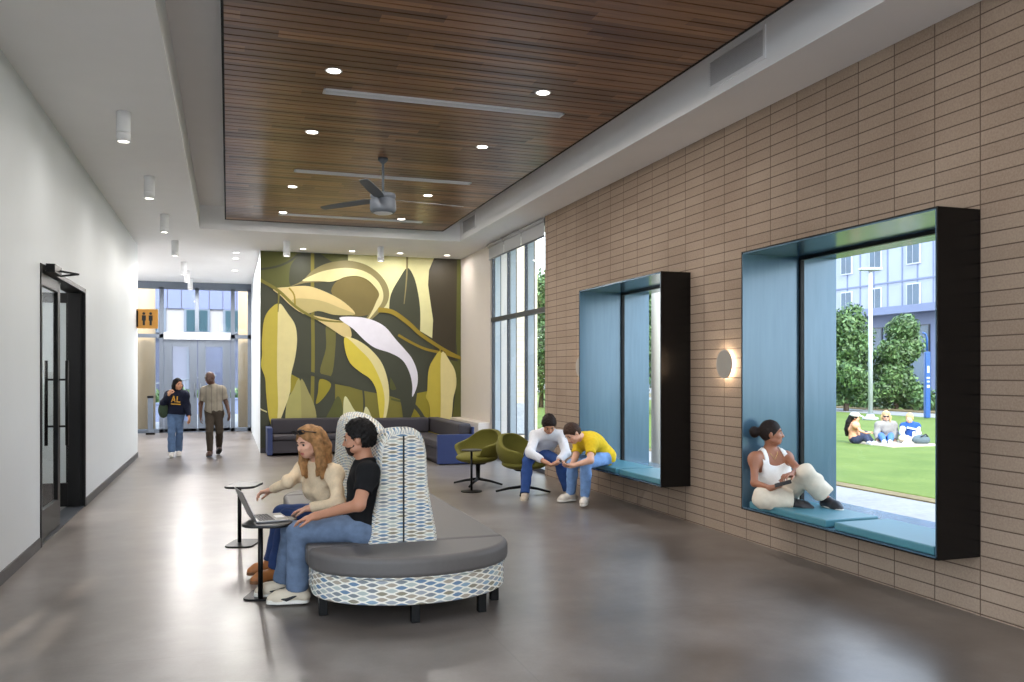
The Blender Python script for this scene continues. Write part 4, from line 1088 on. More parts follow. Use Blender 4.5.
denim = cloth('denim_blue', rgb(98, 114, 138), .18, 16); denim_d = cloth('denim_dark', rgb(44, 62, 104), .14, 16); denim_l = cloth('denim_light', rgb(124, 158, 206), .14, 16)
# ---- man in black T-shirt on the settee
J = dict(pelvis=P(360, 527, 6.04), hipL=P(359, 528, 5.95), hipR=P(355, 526, 6.13), kneeL=P(297, 533, 5.90), kneeR=P(291, 531, 6.13), ankL=P(297, 590, 5.95), toeL=P(276, 599, 5.93),
         ankR=P(284, 582, 6.18), toeR=P(266, 590, 6.14), chest=P(366, 490, 6.03), neck=P(366, 462, 6.02), head=P(358.5, 438.5, 6.0), shL=P(368, 472, 5.82), shR=P(363, 469, 6.20),
         elL=P(359, 505, 5.70), wrL=P(316, 516, 5.80), elR=P(352, 505, 6.36), wrR=P(318, 516, 6.05))
g = Fig('man with curly black hair in black T-shirt and jeans, hand on knee beside the laptop', J, cam_dir(-.97, -.02, -.10), UP, 1.02, .0065, SK['olive'], LIP['tan'])
g.hand('L', cam_dir(-.95, .05, -.22), cam_dir(0, .1, -1), .28, .3); g.hand('R', cam_dir(-.95, -.2, -.2), cam_dir(0, -.1, -1), .3)
g.body(); g.brows(HAIR['black'])
g.top('t_shirt', cloth('tee_black', rgb(20, 20, 22), .1), .62, .013, .012, .10)
g.legs('jeans', denim, .014, .028, .97)
g.shoes(mat('sneaker_cream', rgb(208, 194, 172), .55, var=.03), PM['white_sole'], logo=PM['black_sole'])
g.hair(HAIR['black'], .020, .020, -.062, .010, ears=True)
k = g.sc
jaw = ell(g.H(0, .03, -.04), (g.r, g.f, g.u), (.067*k, .0685*k, .0795*k))
def jawcut(Q):
    q = (Q-g.C)/k; f_ = q@g.f; u_ = q@g.u
    return np.maximum(np.maximum(jaw(Q), (u_+.05-np.clip((.04-f_)*1.4, 0, .03))*k), (.0-f_)*k)
jawcut.lo, jawcut.hi = jaw.lo, jaw.hi
bd = [(jawcut, .01), (ell(g.H(0, .053, -.086), (g.r, g.f, g.u), (.036*k, .032*k, .030*k)), .015), (cone(g.H(-.024, .089, -.054), g.H(.024, .089, -.054), .0055*k, .0055*k), .008),
      (ell(g.H(0, .105, -.066), (g.r, g.f, g.u), (.024*k, .03*k, .011*k)), .006, 'sub')]
sdf_obj('beard', bd, .0045, hmat('beard_brown', rgb(40, 28, 23)), g.root)
# ---- woman in cream sweater beside him
J = dict(pelvis=P(334, 515, 6.80), hipL=P(333, 517, 6.68), hipR=P(330, 514, 6.92), kneeL=P(287, 517, 6.52), kneeR=P(282, 513, 6.80), ankL=P(276, 570, 6.52), toeL=P(262, 576, 6.46),
         ankR=P(272, 562, 6.80), toeR=P(262, 568, 6.76), chest=P(325, 487, 6.66), neck=P(318.5, 463, 6.56), head=P(309, 442, 6.46), shL=P(334, 473, 6.46), shR=P(303, 470, 6.74),
         elR=P(288, 482, 6.55), wrR=P(272, 490, 6.62), elL=P(338, 503, 6.30), wrL=P(310, 508, 6.34))
g = Fig('woman with long honey hair in cream sweater pointing at the laptop', J, cam_dir(-.60, -.76, -.24), cam_dir(-.10, -.05, 1), .97, .0068, SK['light'], LIP['light'], True)
g.hand('R', cam_dir(-.95, -.1, -.2), cam_dir(0, -.3, -1), .55); g.hand('L', cam_dir(-.95, .1, -.2), cam_dir(0, 0, -1), .3)
g.body(); g.brows(HAIR['brown'])
g.top('sweater', cloth('knit_cream', rgb(222, 200, 168), .06, 50, .3), 1.95, .014, .006, .12, .03, amp=.0045)
g.legs('jeans', denim_d, .012, .022, .97)
g.shoes(mat('boot_tan', rgb(168, 104, 52), .5, var=.08), PM['gum'], high=.06)
lk = []
for q in (-1, 1):
    lk.append(([(q*.04, .02, .10), (q*.088, .02, .03), (q*.098, .015, -.07), (q*.105, .03, -.16), (q*.09, .06, -.25)], [.026, .022, .024, .028, .014]))
    lk.append(([(q*.06, -.05, .08), (q*.095, -.02, 0), (q*.10, -.01, -.10), (q*.11, .01, -.19), (q*.10, .03, -.28)], [.03, .032, .034, .034, .016]))
lk.append(([(0, -.10, .05), (0, -.115, -.05), (0, -.11, -.16), (0, -.10, -.24)], [.05, .06, .06, .03]))
lk.append(([(.05, -.09, .03), (.07, -.09, -.06), (.08, -.07, -.2)], [.045, .05, .03])); lk.append(([(-.05, -.09, .03), (-.07, -.09, -.06), (-.08, -.07, -.2)], [.045, .05, .03]))
g.hair(HAIR['blond'], .014, .030, -.05, 0, lk, tilt=.70, extra=[(ell(g.H(0, .105, .035), (g.r, g.f, g.u), (.046*g.sc, .042*g.sc, .048*g.sc)), .012, 'sub')])
m = MB(); gl = []
for q in (-1, 1):
    m.tube([g.H(q*.010, .09, .105), g.H(q*.03, .085, .125), g.H(q*.06, .065, .115), g.H(q*.06, .07, .09), g.H(q*.02, .098, .088), g.H(q*.010, .09, .105)], .004*g.sc, 8)
    m.tube([g.H(q*.06, .068, .105), g.H(q*.088, .01, .085), g.H(q*.088, -.05, .055)], .0035*g.sc, 8)
    m.obox(g.H(q*.036, .086, .105), g.r*.026, nrm(g.u*.6+g.f*.3)*.018, nrm(np.cross(g.r, g.u*.6+g.f*.3))*.002)
m.build('sunglasses', PM['black_sole'], g.root)
# ---- woman sitting in the near window box
J = dict(pelvis=P(777, 494, 7.60), hipL=P(785, 496, 7.55), hipR=P(770, 497, 7.58), kneeL=P(806, 473, 7.16), kneeR=P(763, 498, 7.33), ankL=P(828, 499.5, 7.26), toeL=P(840, 506, 7.10),
         ankR=P(792, 500.5, 7.30), toeR=P(803, 505, 7.24), chest=P(772, 470, 7.62), neck=P(769.5, 449, 7.62), head=P(771.5, 433, 7.57), shR=P(754.5, 458, 7.52), shL=P(786.5, 457, 7.56),
         elR=P(754.5, 483, 7.42), wrR=P(771, 488, 7.26), elL=P(798, 469, 7.32), wrL=P(791, 475, 7.12))
g = Fig('woman in white tank top and cream trousers sitting in the near window box', J, cam_dir(.95, -.28, .03), cam_dir(-.05, 0, 1), .94, .0068, SK['brown'], LIP['brown'], True, .48)
g.hand('R', cam_dir(.85, -.2, .25), cam_dir(.1, .4, .9), .7); g.hand('L', cam_dir(-.55, -.5, .05), cam_dir(.3, .1, -1), .45)
g.body(.002); g.brows(HAIR['black'])
nk = g.J['neck']; ch = g.J['chest']; kk = g.sc
def scoop(Q):
    q = Q-ch; z = q@g.sp2; x = np.abs(q@g.shr)
    body_top = np.maximum(z-(.052*kk+5.*x*x), np.where(z > .0, x-.138*kk, -1.))                        # bodice ends here, straps go on above
    strap = np.maximum(np.abs(x-.092*kk)-.02*kk, z-.30)
    return np.minimum(body_top, strap)
g.top('tank_top', cloth('rib_white', rgb(232, 230, 228), .03, 60, .2), .2, .010, 0, .06, scoop=scoop, straps=True, amp=.0015)
ex_ = [(cone(g.J['kneeR'], between(g.J['kneeR'], g.J['ankR'], .6), .085, .09), .05)]
g.legs('trousers', cloth('twill_cream', rgb(208, 196, 178), .05, 30, .15), .022, .036, {'L': .76, 'R': 1.0}, .0045, extra=ex_)
g.shoes(mat('sneaker_black', rgb(34, 34, 38), .5, var=.05), PM['white_sole'])
g.hair(HAIR['dkbrown'], .005, .030, -.075, .0025, [([(0, -.10, .02), (0, -.13, .015)], [.03, .025])], tilt=.72, ears=False, extra=[(ell(g.H(0, -.155, .012), (g.r, g.f, g.u), (.05*kk, .048*kk, .055*kk)), .02)])
o = thing('phone', 'dark phone held by the woman in the near window box', 'phone', P(784, 484, 7.14))
MB().obox(P(783, 483.5, 7.17), cam_dir(.9, -.3, .3)*.07, cam_dir(.2, .9, .25)*.036, nrm(np.cross(cam_dir(.9, -.3, .3), cam_dir(.2, .9, .25)))*.004).build('phone_body', PM['black_sole'], o, bevel=.003)
MB().tube([g.J['neck']+g.cf*.05+g.shr*.045, g.J['neck']+g.cf*.098-UP*.035+g.shr*.03, g.J['neck']+g.cf*.112-UP*.085, g.J['neck']+g.cf*.098-UP*.035-g.shr*.03, g.J['neck']+g.cf*.05-g.shr*.045], .0022, 6).build('necklace', mat('gold_chain', rgb(200, 164, 96), .3, .8), g.root, smooth=True)
# ---- man in white shirt on the second lime chair
J = dict(pelvis=P(538, 453.5, 11.55), hipR=P(532.5, 455, 11.45), hipL=P(544, 455, 11.45), kneeR=P(527.5, 461, 11.05), kneeL=P(559, 461.5, 11.06), ankR=P(525, 494, 10.95), toeR=P(523.5, 498, 10.75), ankL=P(568, 491, 11.1), toeL=P(571, 496, 10.88),
         chest=P(547, 440, 11.45), neck=P(548.5, 431, 11.25), head=P(549, 424.5, 11.14), shR=P(535, 436, 11.30), shL=P(561.5, 436, 11.32), elR=P(530, 453, 11.0), elL=P(566, 453, 11.05), wrR=P(546, 462.5, 10.86), wrL=P(556.5, 463, 10.86))
g = Fig('man in white long sleeve shirt leaning elbows on knees, sitting on a lime chair', J, cam_dir(.10, -.75, -.66), cam_dir(.05, -.66, .75), 1.0, .0095, SK['tan'], LIP['tan'], base=0)
g.hand('R', cam_dir(.75, -.1, -.35), cam_dir(.3, .2, .9), .8); g.hand('L', cam_dir(-.75, -.1, -.35), cam_dir(-.3, .2, .9), .8)
g.body(); g.brows(HAIR['dkbrown'])
g.top('shirt', cloth('shirt_white', rgb(214, 214, 218), .04), 1.75, .015, .008, .08)
g.legs('jeans', cloth('denim_navy', rgb(48, 74, 128), .12, 16), .012, .012, .97)
g.shoes(mat('sneaker_beige', rgb(176, 160, 140), .6), PM['white_sole'])
g.hair(HAIR['dkbrown'], .020, .032, -.08, .009, ears=True)
# ---- man in yellow T-shirt on the far window box
J = dict(pelvis=P(604, 456, 10.62), hipL=P(604, 457.5, 10.5), hipR=P(600, 456.5, 10.75), kneeL=P(585.5, 464, 10.14), kneeR=P(572, 464, 10.5), ankL=P(585, 497, 10.3), toeL=P(582.5, 502, 10.1), ankR=P(571, 494, 10.68), toeR=P(561, 498, 10.6),
         chest=P(594, 443, 10.5), neck=P(582, 437.5, 10.38), head=P(572.5, 433.5, 10.28), shL=P(591, 444, 10.22), shR=P(579, 442, 10.6), elL=P(590.5, 460.5, 10.06), wrL=P(573, 465.5, 10.05), elR=P(575, 459, 10.52), wrR=P(571, 466, 10.3))
g = Fig('man in yellow T-shirt bending over a phone on the edge of the far window box', J, cam_dir(-.62, -.45, -.62), cam_dir(-.62, -.2, .75), .99, .0095, SK['light'], LIP['light'], base=0)
g.hand('L', cam_dir(-.95, 0, .05), cam_dir(0, .3, .9), .5); g.hand('R', cam_dir(-.6, -.5, .0), cam_dir(.2, .2, .9), .5)
g.body(); g.brows(HAIR['brown'])
g.top('t_shirt', cloth('tee_yellow', rgb(214, 178, 36), .08), .62, .014, .012, .10)
g.legs('jeans', denim_l, .012, .010, .97)
g.shoes(mat('sneaker_offwhite', rgb(206, 196, 182), .6), PM['white_sole'])
g.hair(HAIR['brown'], .015, .030, -.06, .007, ears=True)
o = thing('phone', 'dark phone held by the man in the yellow T-shirt', 'phone', P(565, 464, 10.1))
MB().obox(P(564.5, 463, 10.08), cam_dir(-.8, .2, .45)*.07, cam_dir(.2, .95, .1)*.036, nrm(np.cross(cam_dir(-.8, .2, .45), cam_dir(.2, .95, .1)))*.005).build('phone_body', PM['black_sole'], o, bevel=.003)
# ---- woman walking
J = dict(pelvis=P(175.5, 413, 16.4), hipR=P(172, 414.5, 16.4), hipL=P(179, 414.5, 16.4), kneeR=P(171.5, 432, 16.3), kneeL=P(179.5, 432, 16.4), ankR=P(171.5, 452.5, 16.3), toeR=P(171, 456, 16.05), ankL=P(178.7, 451, 16.55), toeL=P(179.5, 453.5, 16.3),
         chest=P(176.5, 400.5, 16.4), neck=P(177, 391.5, 16.4), head=P(178, 384.3, 16.36), shR=P(169, 394.5, 16.4), shL=P(185, 394.5, 16.4), elR=P(163.5, 403, 16.3), wrR=P(169, 394.5, 16.1), elL=P(187, 406, 16.42), wrL=P(189, 416.5, 16.32))
g = Fig('woman walking in navy sweatshirt and jeans with a green bag on her shoulder', J, cam_dir(.80, -.6, 0), UP, .93, .011, SK['tan'], LIP['tan'], True)
g.hand('R', cam_dir(.3, .2, .9), cam_dir(.3, .9, 0), .9); g.hand('L', cam_dir(.1, -.1, -1), cam_dir(-.9, .2, 0), .3)
g.body(); g.brows(HAIR['black'])
g.top('sweatshirt', cloth('fleece_navy', rgb(24, 28, 46), .08), 1.95, .028, .014, .02, .02)
g.legs('jeans', cloth('denim_mid', rgb(92, 116, 150), .12, 16), .012, .022, .97)
g.shoes(mat('shoe_white', rgb(222, 216, 210), .6), PM['white_sole'])
g.hair(HAIR['black'], .012, .028, -.05, 0, extra=[(ell(g.H(0, .105, .03), (g.r, g.f, g.u), (.05*g.sc, .045*g.sc, .05*g.sc)), .012, 'sub')], locks=[([(q*.05, -.05, .06), (q*.088, -.02, -.03), (q*.085, -.03, -.14)], [.04, .04, .035]) for q in (-1, 1)]+[([(0, -.10, .03), (0, -.11, -.08), (0, -.11, -.19)], [.06, .065, .04])], tilt=.72)
ctr = g.J['chest']+g.cf*.15+g.sp2*.03+CR*.05; m = MB(); gold = mat('print_gold', rgb(220, 166, 52), .6)
for a, b in (((-.085, -.06), (-.05, .06)), ((-.05, .06), (-.012, -.06)), ((-.07, -.02), (-.03, -.02)), ((.02, .055), (.02, -.06)), ((.02, -.05), (.08, -.05)), ((-.09, -.095), (.09, -.095))):
    m.tube([ctr-g.shr*a[0]+g.sp2*a[1], ctr-g.shr*b[0]+g.sp2*b[1]], .011, 6)
m.build('chest_lettering', gold, g.root)
o = thing('shoulder_bag', 'dark green shoulder bag carried by the walking woman', 'bag', P(164, 416, 16.3))
ax = (CR, CF, UP); sdf_obj('bag_body', [(ell(P(163.5, 410, 16.32), ax, (.10, .09, .155)), .01)], .014, cloth('canvas_green', rgb(58, 72, 56)), o)
MB().tube([P(161, 405, 16.3), P(168.5, 391.8, 16.3), P(170.5, 391.6, 16.44), P(166, 405, 16.56)], .016, 8).build('strap', cloth('webbing_pale', rgb(150, 120, 100)), o, smooth=True)
# ---- man walking
J = dict(pelvis=P(214, 411, 16.5), hipR=P(210, 413, 16.5), hipL=P(218, 413, 16.5), kneeR=P(209.5, 431.5, 16.35), kneeL=P(219.5, 432, 16.5), ankR=P(210, 451.5, 16.4), toeR=P(207, 455, 16.15), ankL=P(219, 449, 16.85), toeL=P(219.5, 453.5, 16.6),
         chest=P(213.5, 396.5, 16.5), neck=P(212.5, 385.3, 16.5), head=P(209.8, 377.8, 16.45), shR=P(204.5, 390, 16.5), shL=P(222, 389.5, 16.5), elR=P(200.8, 404, 16.5), wrR=P(200.6, 416, 16.36), elL=P(226, 402, 16.55), wrL=P(229, 413, 16.45))
g = Fig('bald man walking in pale striped T-shirt and dark trousers', J, cam_dir(-.55, -.8, -.18), cam_dir(-.2, 0, 1), 1.0, .011, SK['deep'], LIP['deep'])
g.hand('R', cam_dir(0, -.1, -1), cam_dir(.9, .2, 0), .35); g.hand('L', cam_dir(.1, -.1, -1), cam_dir(-.9, .2, 0), .35)
g.body(); g.brows(HAIR['black'])
tee = cloth('tee_stripe', rgb(150, 142, 128), .06); t = NT(tee); s_ = t.node('ShaderNodeSeparateXYZ'); t.l.new(t.obj(), s_.inputs[0])
ln = t.math('LESS_THAN', t.math('PINGPONG', s_.outputs[0], .05), .007); bb = t.n['Principled BSDF']; old = bb.inputs['Base Color'].links[0].from_socket
t.l.new(t.mix(t.math('MULTIPLY', ln, .55), old, rgb(96, 88, 80)), bb.inputs['Base Color'])
g.top('t_shirt', tee, .75, .016, .010, .12)
g.legs('trousers', cloth('twill_olive', rgb(70, 62, 54), .06), .012, .006, .97)
g.shoes(mat('shoe_brown', rgb(74, 50, 40), .4), PM['black_sole'], up={'L': nrm(UP+.45*CF)})
# ---- three people on the lawn
def lawn_up(px, y0, t): return P(px, y0, t)
T = 19.6
J = dict(pelvis=P(854, 438.5, T), hipL=P(855, 439.5, T-.1), hipR=P(855, 439, T+.1), kneeR=P(865.5, 433.5, T+.15), kneeL=P(866, 437.5, T-.25), ankR=P(872.5, 441.5, T+.1), toeR=P(876, 442.2, T), ankL=P(869, 442, T-.4), toeL=P(873, 442.6, T-.55),
         chest=P(854.5, 429.5, T), neck=P(854.8, 423, T), head=P(855, 417.8, T), shL=P(855.5, 425, T-.18), shR=P(855, 424.7, T+.18), elL=P(860, 431, T-.25), wrL=P(866.5, 433.2, T-.2), elR=P(860.5, 431, T+.25), wrR=P(867, 432.5, T+.15))
LG = 'people sitting on the lawn'
g = Fig('person on the lawn in white cap with long dark hair, sitting side-on', J, cam_dir(.92, -.35, -.05), UP, .92, .0135, SK['tan'], LIP['tan'], True, 0, LG)
g.hand('L', cam_dir(.9, 0, .2), cam_dir(0, 0, -1), .4); g.hand('R', cam_dir(.9, 0, .2), cam_dir(0, 0, -1), .4); g.body()
g.top('camisole', cloth('cotton_peach', rgb(206, 150, 118)), .3, .014, 0, .04); g.legs('leggings', cloth('legging_navy', rgb(46, 52, 72)), .012, .004, .97); g.shoes(mat('shoe_grey', rgb(178, 178, 184), .6), PM['white_sole'])
g.hair(HAIR['black'], .012, .04, -.05, 0, [([(0, -.10, .02), (0, -.14, -.12), (0, -.17, -.30), (0, -.17, -.44)], [.06, .075, .07, .04])])
sdf_obj('cap', [(ell(g.H(0, -.005, .075), (g.r, g.f, g.u), (.098, .115, .065)), .01), (ell(g.H(0, .13, .055), (g.r, g.f, nrm(g.u+.2*g.f)), (.075, .075, .014)), .01)], .0135, cloth('cap_white', rgb(196, 196, 198)), g.root)
T = 20.1
J = dict(pelvis=P(886, 438, T+.1), hipR=P(882.5, 439, T), hipL=P(889.5, 439, T), kneeR=P(881, 435.5, T-.45), kneeL=P(891, 435.5, T-.45), ankR=P(884, 441, T-.75), toeR=P(884, 442, T-.95), ankL=P(890, 441, T-.75), toeL=P(890.5, 442, T-.95),
         chest=P(886, 429, T+.08), neck=P(886, 421.8, T+.05), head=P(886, 416, T), shR=P(878.5, 424.5, T), shL=P(893.5, 424.5, T), elR=P(876.8, 433, T-.05), wrR=P(877.5, 440, T-.15), elL=P(895.5, 433, T-.05), wrL=P(895, 440, T-.15))
g = Fig('person on the lawn in grey sweatshirt and sunglasses, in the middle of the three', J, cam_dir(-.35, -.93, -.05), UP, .97, .0135, SK['light'], LIP['light'], True, 0, LG)
g.hand('R', cam_dir(0, -.5, -.6), cam_dir(0, .2, -1), .3); g.hand('L', cam_dir(0, -.5, -.6), cam_dir(0, .2, -1), .3); g.body()
g.top('sweatshirt', cloth('fleece_grey', rgb(136, 132, 128)), 1.95, .03, .02, .06); g.legs('jeans', cloth('denim_bright', rgb(70, 104, 162)), .012, .01, .97); g.shoes(mat('shoe_pale', rgb(214, 214, 214), .6), PM['white_sole'])
g.hair(HAIR['light'], .016, .042, -.06, 0, [([(q*.06, -.03, .06), (q*.09, 0, -.03), (q*.09, .02, -.14)], [.035, .035, .02]) for q in (-1, 1)])
m = MB()
for q in (-1, 1): m.obox(g.H(q*.035, .1, .0), g.r*.03, g.u*.018, g.f*.006)
m.obox(g.H(0, .104, .008), g.r*.02, g.u*.004, g.f*.004); m.build('sunglasses', PM['black_sole'], g.root)
T = 19.9
J = dict(pelvis=P(911, 438, T), hipR=P(908, 439, T-.05), hipL=P(914, 439, T-.05), kneeR=P(901.5, 438.5, T-.35), kneeL=P(918, 438, T-.4), ankR=P(912, 441.8, T-.55), toeR=P(916, 442.6, T-.6), ankL=P(907, 441.8, T-.45), toeL=P(902.5, 442.6, T-.55),
         chest=P(910.5, 430, T-.03), neck=P(910, 423.2, T-.05), head=P(909.5, 418, T-.1), shR=P(903.5, 426, T-.05), shL=P(917, 426, T-.05), elR=P(901.5, 433, T-.15), wrR=P(905.5, 438, T-.35), elL=P(918.5, 433, T-.15), wrL=P(915.5, 438.5, T-.35))
g = Fig('person on the lawn in blue vest over white sleeves, cross-legged at the right', J, cam_dir(-.6, -.78, -.1), UP, .93, .0135, SK['light'], LIP['light'], False, 0, LG)
g.hand('R', cam_dir(.3, -.4, -.5), cam_dir(0, .1, -1), .4); g.hand('L', cam_dir(-.3, -.4, -.5), cam_dir(0, .1, -1), .4); g.body()
g.top('sleeved_shirt', cloth('jersey_white', rgb(180, 180, 184)), 1.9, .012, .01, .06); g.top('vest', cloth('jersey_blue', rgb(36, 72, 142)), .12, .022, 0, .05, amp=.001)
c_ = g.J['chest']+g.cf*.15; MB().obox(c_+g.sp2*.06, nrm(g.shr+.35*g.sp2)*.15, nrm(g.sp2-.35*g.shr)*.018, g.cf*.01).obox(c_-g.sp2*.07, g.shr*.025, g.sp2*.06, g.cf*.006).build('vest_print', cloth('print_white', rgb(226, 232, 240)), g.root)
g.legs('trousers', cloth('chino_pale', rgb(206, 186, 164)), .014, .012, .97); g.shoes(mat('shoe_cream', rgb(216, 208, 196), .6), PM['white_sole'])
g.hair(HAIR['light'], .014, .045, -.055, .005)
bl = PZ(896, 443.5, .012); m = MB()
for i in range(6):
    for j in range(3): m.box(bl[0]-.75+j*.5, bl[0]-.25+j*.5, bl[1]-.7+i*.22, bl[1]-.48+i*.22, .0, .014+.004*((i*3+j) % 2))
o = m.build('picnic_blanket', cloth('blanket_cream', rgb(180, 170, 150))); tag(o, 'cream picnic blanket spread on the lawn among the three people', 'blanket')
q = P(921, 442.5, 19.3); o = thing('backpack', 'grey backpack lying on the grass at the right of the sitters', 'bag', (q[0], q[1], 0))
sdf_obj('bag_body', [(ell((q[0], q[1], .10), (CR, CF, UP), (.20, .14, .12)), .02)], .015, cloth('nylon_grey', rgb(86, 98, 104)), o)
MB().tube([(q[0]-.1, q[1]-.1, .18), (q[0], q[1]-.14, .24), (q[0]+.1, q[1]-.1, .18)], .014, 8).build('handle', PM['black_sole'], o, smooth=True)
# ------------------------------------------------------------------ outdoors
def ground_mat(name, c1, c2, scale, rough=.9, joints=None):
    m = bpy.data.materials.new(name); m.use_nodes = True; t = NT(m); b = t.n['Principled BSDF']; o = t.obj()
    col = t.ramp(t.math('ADD', t.math('MULTIPLY', t.noise(o, scale, 5, .7), .6), t.math('MULTIPLY', t.noise(o, scale*.08, 3), .4)), [(.35, c1), (.65, c2)])
    if joints:
        s = t.node('ShaderNodeSeparateXYZ'); t.l.new(o, s.inputs[0])
        j = t.math('LESS_THAN', t.math('MINIMUM', t.math('PINGPONG', s.outputs[0], joints[0]), t.math('PINGPONG', s.outputs[1], joints[1])), .008)
        col = t.mix(t.math('MULTIPLY', j, .4), col, rgb(120, 120, 120))
    t.l.new(col, b.inputs['Base Color']); b.inputs['Roughness'].default_value = rough; b.inputs['Specular IOR Level'].default_value = .2
    return m
M['paving'] = ground_mat('paving', rgb(118, 118, 118), rgb(138, 137, 136), 12, joints=(.45, .3))
M['lawn'] = ground_mat('lawn', rgb(72, 92, 36), rgb(102, 116, 54), 14)
M['soil'] = ground_mat('soil', rgb(96, 84, 62), rgb(130, 116, 84), 10)
struct(MB().box(5.3, 90, -30, 110, -.2, -.03).box(-60, 5.3, 25.0, 110, -.2, -.03).box(-60, 5.3, -40, YB-.2, -.2, -.03).box(-60, -6.2, YB-.2, 25, -.2, -.03).build('ground', M['paving']))
struct(MB().box(8.7, 24.2, -20, 70, -.1, .0).build('lawn', M['lawn'], bevel=.02))
struct(MB().box(8.45, 8.70, -20, 70, -.1, -.012).build('ground_edge', M['soil']))
struct(MB().box(24.2, 26.5, -20, 70, -.1, .01).build('path', M['paving']))
struct(MB().box(26.5, 31, -20, 70, -.1, .06).build('ground_bed', M['soil']))
# pale brick wing beyond the tall window and round column
struct(MB().box(5.22, 6.7, 18.2, 18.6, -.05, 5).build('wall_wing', M['pale_block']))
p = PY(661, 373, 12.0)
struct(MB().lathe((p[0]+.02, 12.0, 0), [(.17, -.05), (.17, 5)], 28).build('column', mat('column_paint', rgb(196, 197, 192), .6, var=.02), smooth=True))
# foliage
def leaf_mat(name, c):
    m = mat(name, c, .55, var=.35, scale=2.2); b = m.node_tree.nodes['Principled BSDF']
    b.inputs['Subsurface Weight'].default_value = 0; return m
M['leaf_a'] = leaf_mat('leaf_green', rgb(62, 90, 46)); M['leaf_b'] = leaf_mat('leaf_light', rgb(86, 112, 62)); M['bark'] = mat('bark', rgb(84, 70, 58), .9, var=.3)
def leaves(blobs, n, size, mi_frac=.4, seed=1):
    r = np.random.default_rng(seed); w = np.array([b[3]*b[4]*b[5] for b in blobs])**.66; w /= w.sum()
    k = r.choice(len(blobs), n, p=w); B = np.array(blobs)[k]
    d = r.normal(size=(n, 3)); d /= np.linalg.norm(d, axis=1)[:, None]
    c = B[:, :3]+d*B[:, 3:6]*(r.uniform(.55, 1.05, n)[:, None])
    nn = d+r.normal(size=(n, 3))*.7; nn /= np.linalg.norm(nn, axis=1)[:, None]
    a = np.cross(nn, r.normal(size=(n, 3))); a /= np.linalg.norm(a, axis=1)[:, None]; b = np.cross(nn, a)
    s = size*r.uniform(.6, 1.3, n)[:, None]
    V = np.stack([c-a*s, c+b*s*.45, c+a*s, c-b*s*.45], 1).reshape(-1, 3)
    m = MB(); m.v = [tuple(v) for v in V]; m.f = [[4*i, 4*i+1, 4*i+2, 4*i+3] for i in range(n)]; m.m = list((r.random(n) < mi_frac).astype(int))
    return m
def tree(label, x, y, h, r, seed, group='trees beyond the lawn'):
    rr = np.random.default_rng(seed); o = thing('leafy_tree', label, 'tree', (x, y, 0), group)
    m = MB(); th = h*.3
    m.tube([(x, y, 0), (x+.05, y, th*.6), (x-.03, y+.05, th), (x, y, h*.7)], [.12, .09, .08, .03], 10)
    bl = []
    for i in range(26):
        a = rr.uniform(0, 6.28); q = rr.uniform(.15, .75)*r; z = rr.uniform(.16, .90)*h
        k = 1-max(z/h-.45, 0)*1.1-max(.3-z/h, 0)
        bl.append((x+math.cos(a)*q*k, y+math.sin(a)*q*k, z, r*.46, r*.46, h*.13))
        m.tube([(x, y, th*.8), (x+math.cos(a)*q*k*.6, y+math.sin(a)*q*k*.6, (th+z)/2), (x+math.cos(a)*q*k, y+math.sin(a)*q*k, z)], [.04, .025, .01], 6)
    m.build('trunk', M['bark'], o, smooth=True)
    leaves(bl, 15000, .10, .45, seed).build('foliage', [M['leaf_a'], M['leaf_b']], o)
a = P(846, 400, 36); tree('dense green tree left of the lamp post beyond the lawn', a[0], a[1], 4.6, 1.2, 5)
a = P(896, 400, 37); tree('broad green tree right of the lamp post beyond the lawn', a[0], a[1], 4.1, 1.22, 9)
a = P(655, 400, 34); tree('green tree seen through the far window box', a[0], a[1], 6.0, 2.2, 12)
a = P(541, 400, 40); tree('dark green tree seen through the tall window', a[0], a[1], 6.5, 2.4, 14)
bl = []
for k in range(60):
    yy = 12+k*.62; bl.append((28.5+.9*math.sin(k*2.1), yy, .35+.12*math.sin(k*1.7), .9, .6, .5))
o = leaves(bl, 14000, .13, .3, 21).build('hedge', [M['leaf_a'], M['leaf_b']]); tag(o, 'low dark hedge planted along the far edge of the lawn', 'hedge', None, 'stuff')
# lamp post
M['pole_white'] = mat('pole_white', rgb(176, 180, 186), .4, .2, var=.02)
b0 = P(870.5, 419, 29.3); zt = P(870, 270, 29.3)[2]
o = thing('lamp_post', 'tall white lamp post standing at the far edge of the lawn', 'lamp post', (b0[0], b0[1], 0))
MB().lathe((b0[0], b0[1], 0), [(.26, 0), (.26, .08), (.13, .12), (.12, .2)], 20).build('base', M['pole_white'], o, smooth=True)
MB().tube([(b0[0], b0[1], .1), (b0[0], b0[1], zt)], [.08, .06], 16).build('pole', M['pole_white'], o, smooth=True)
MB().obox((b0[0], b0[1], zt+.03), CR*.36, CF*.16, UP*.05).build('lamp_head', M['pole_white'], o, bevel=.03)
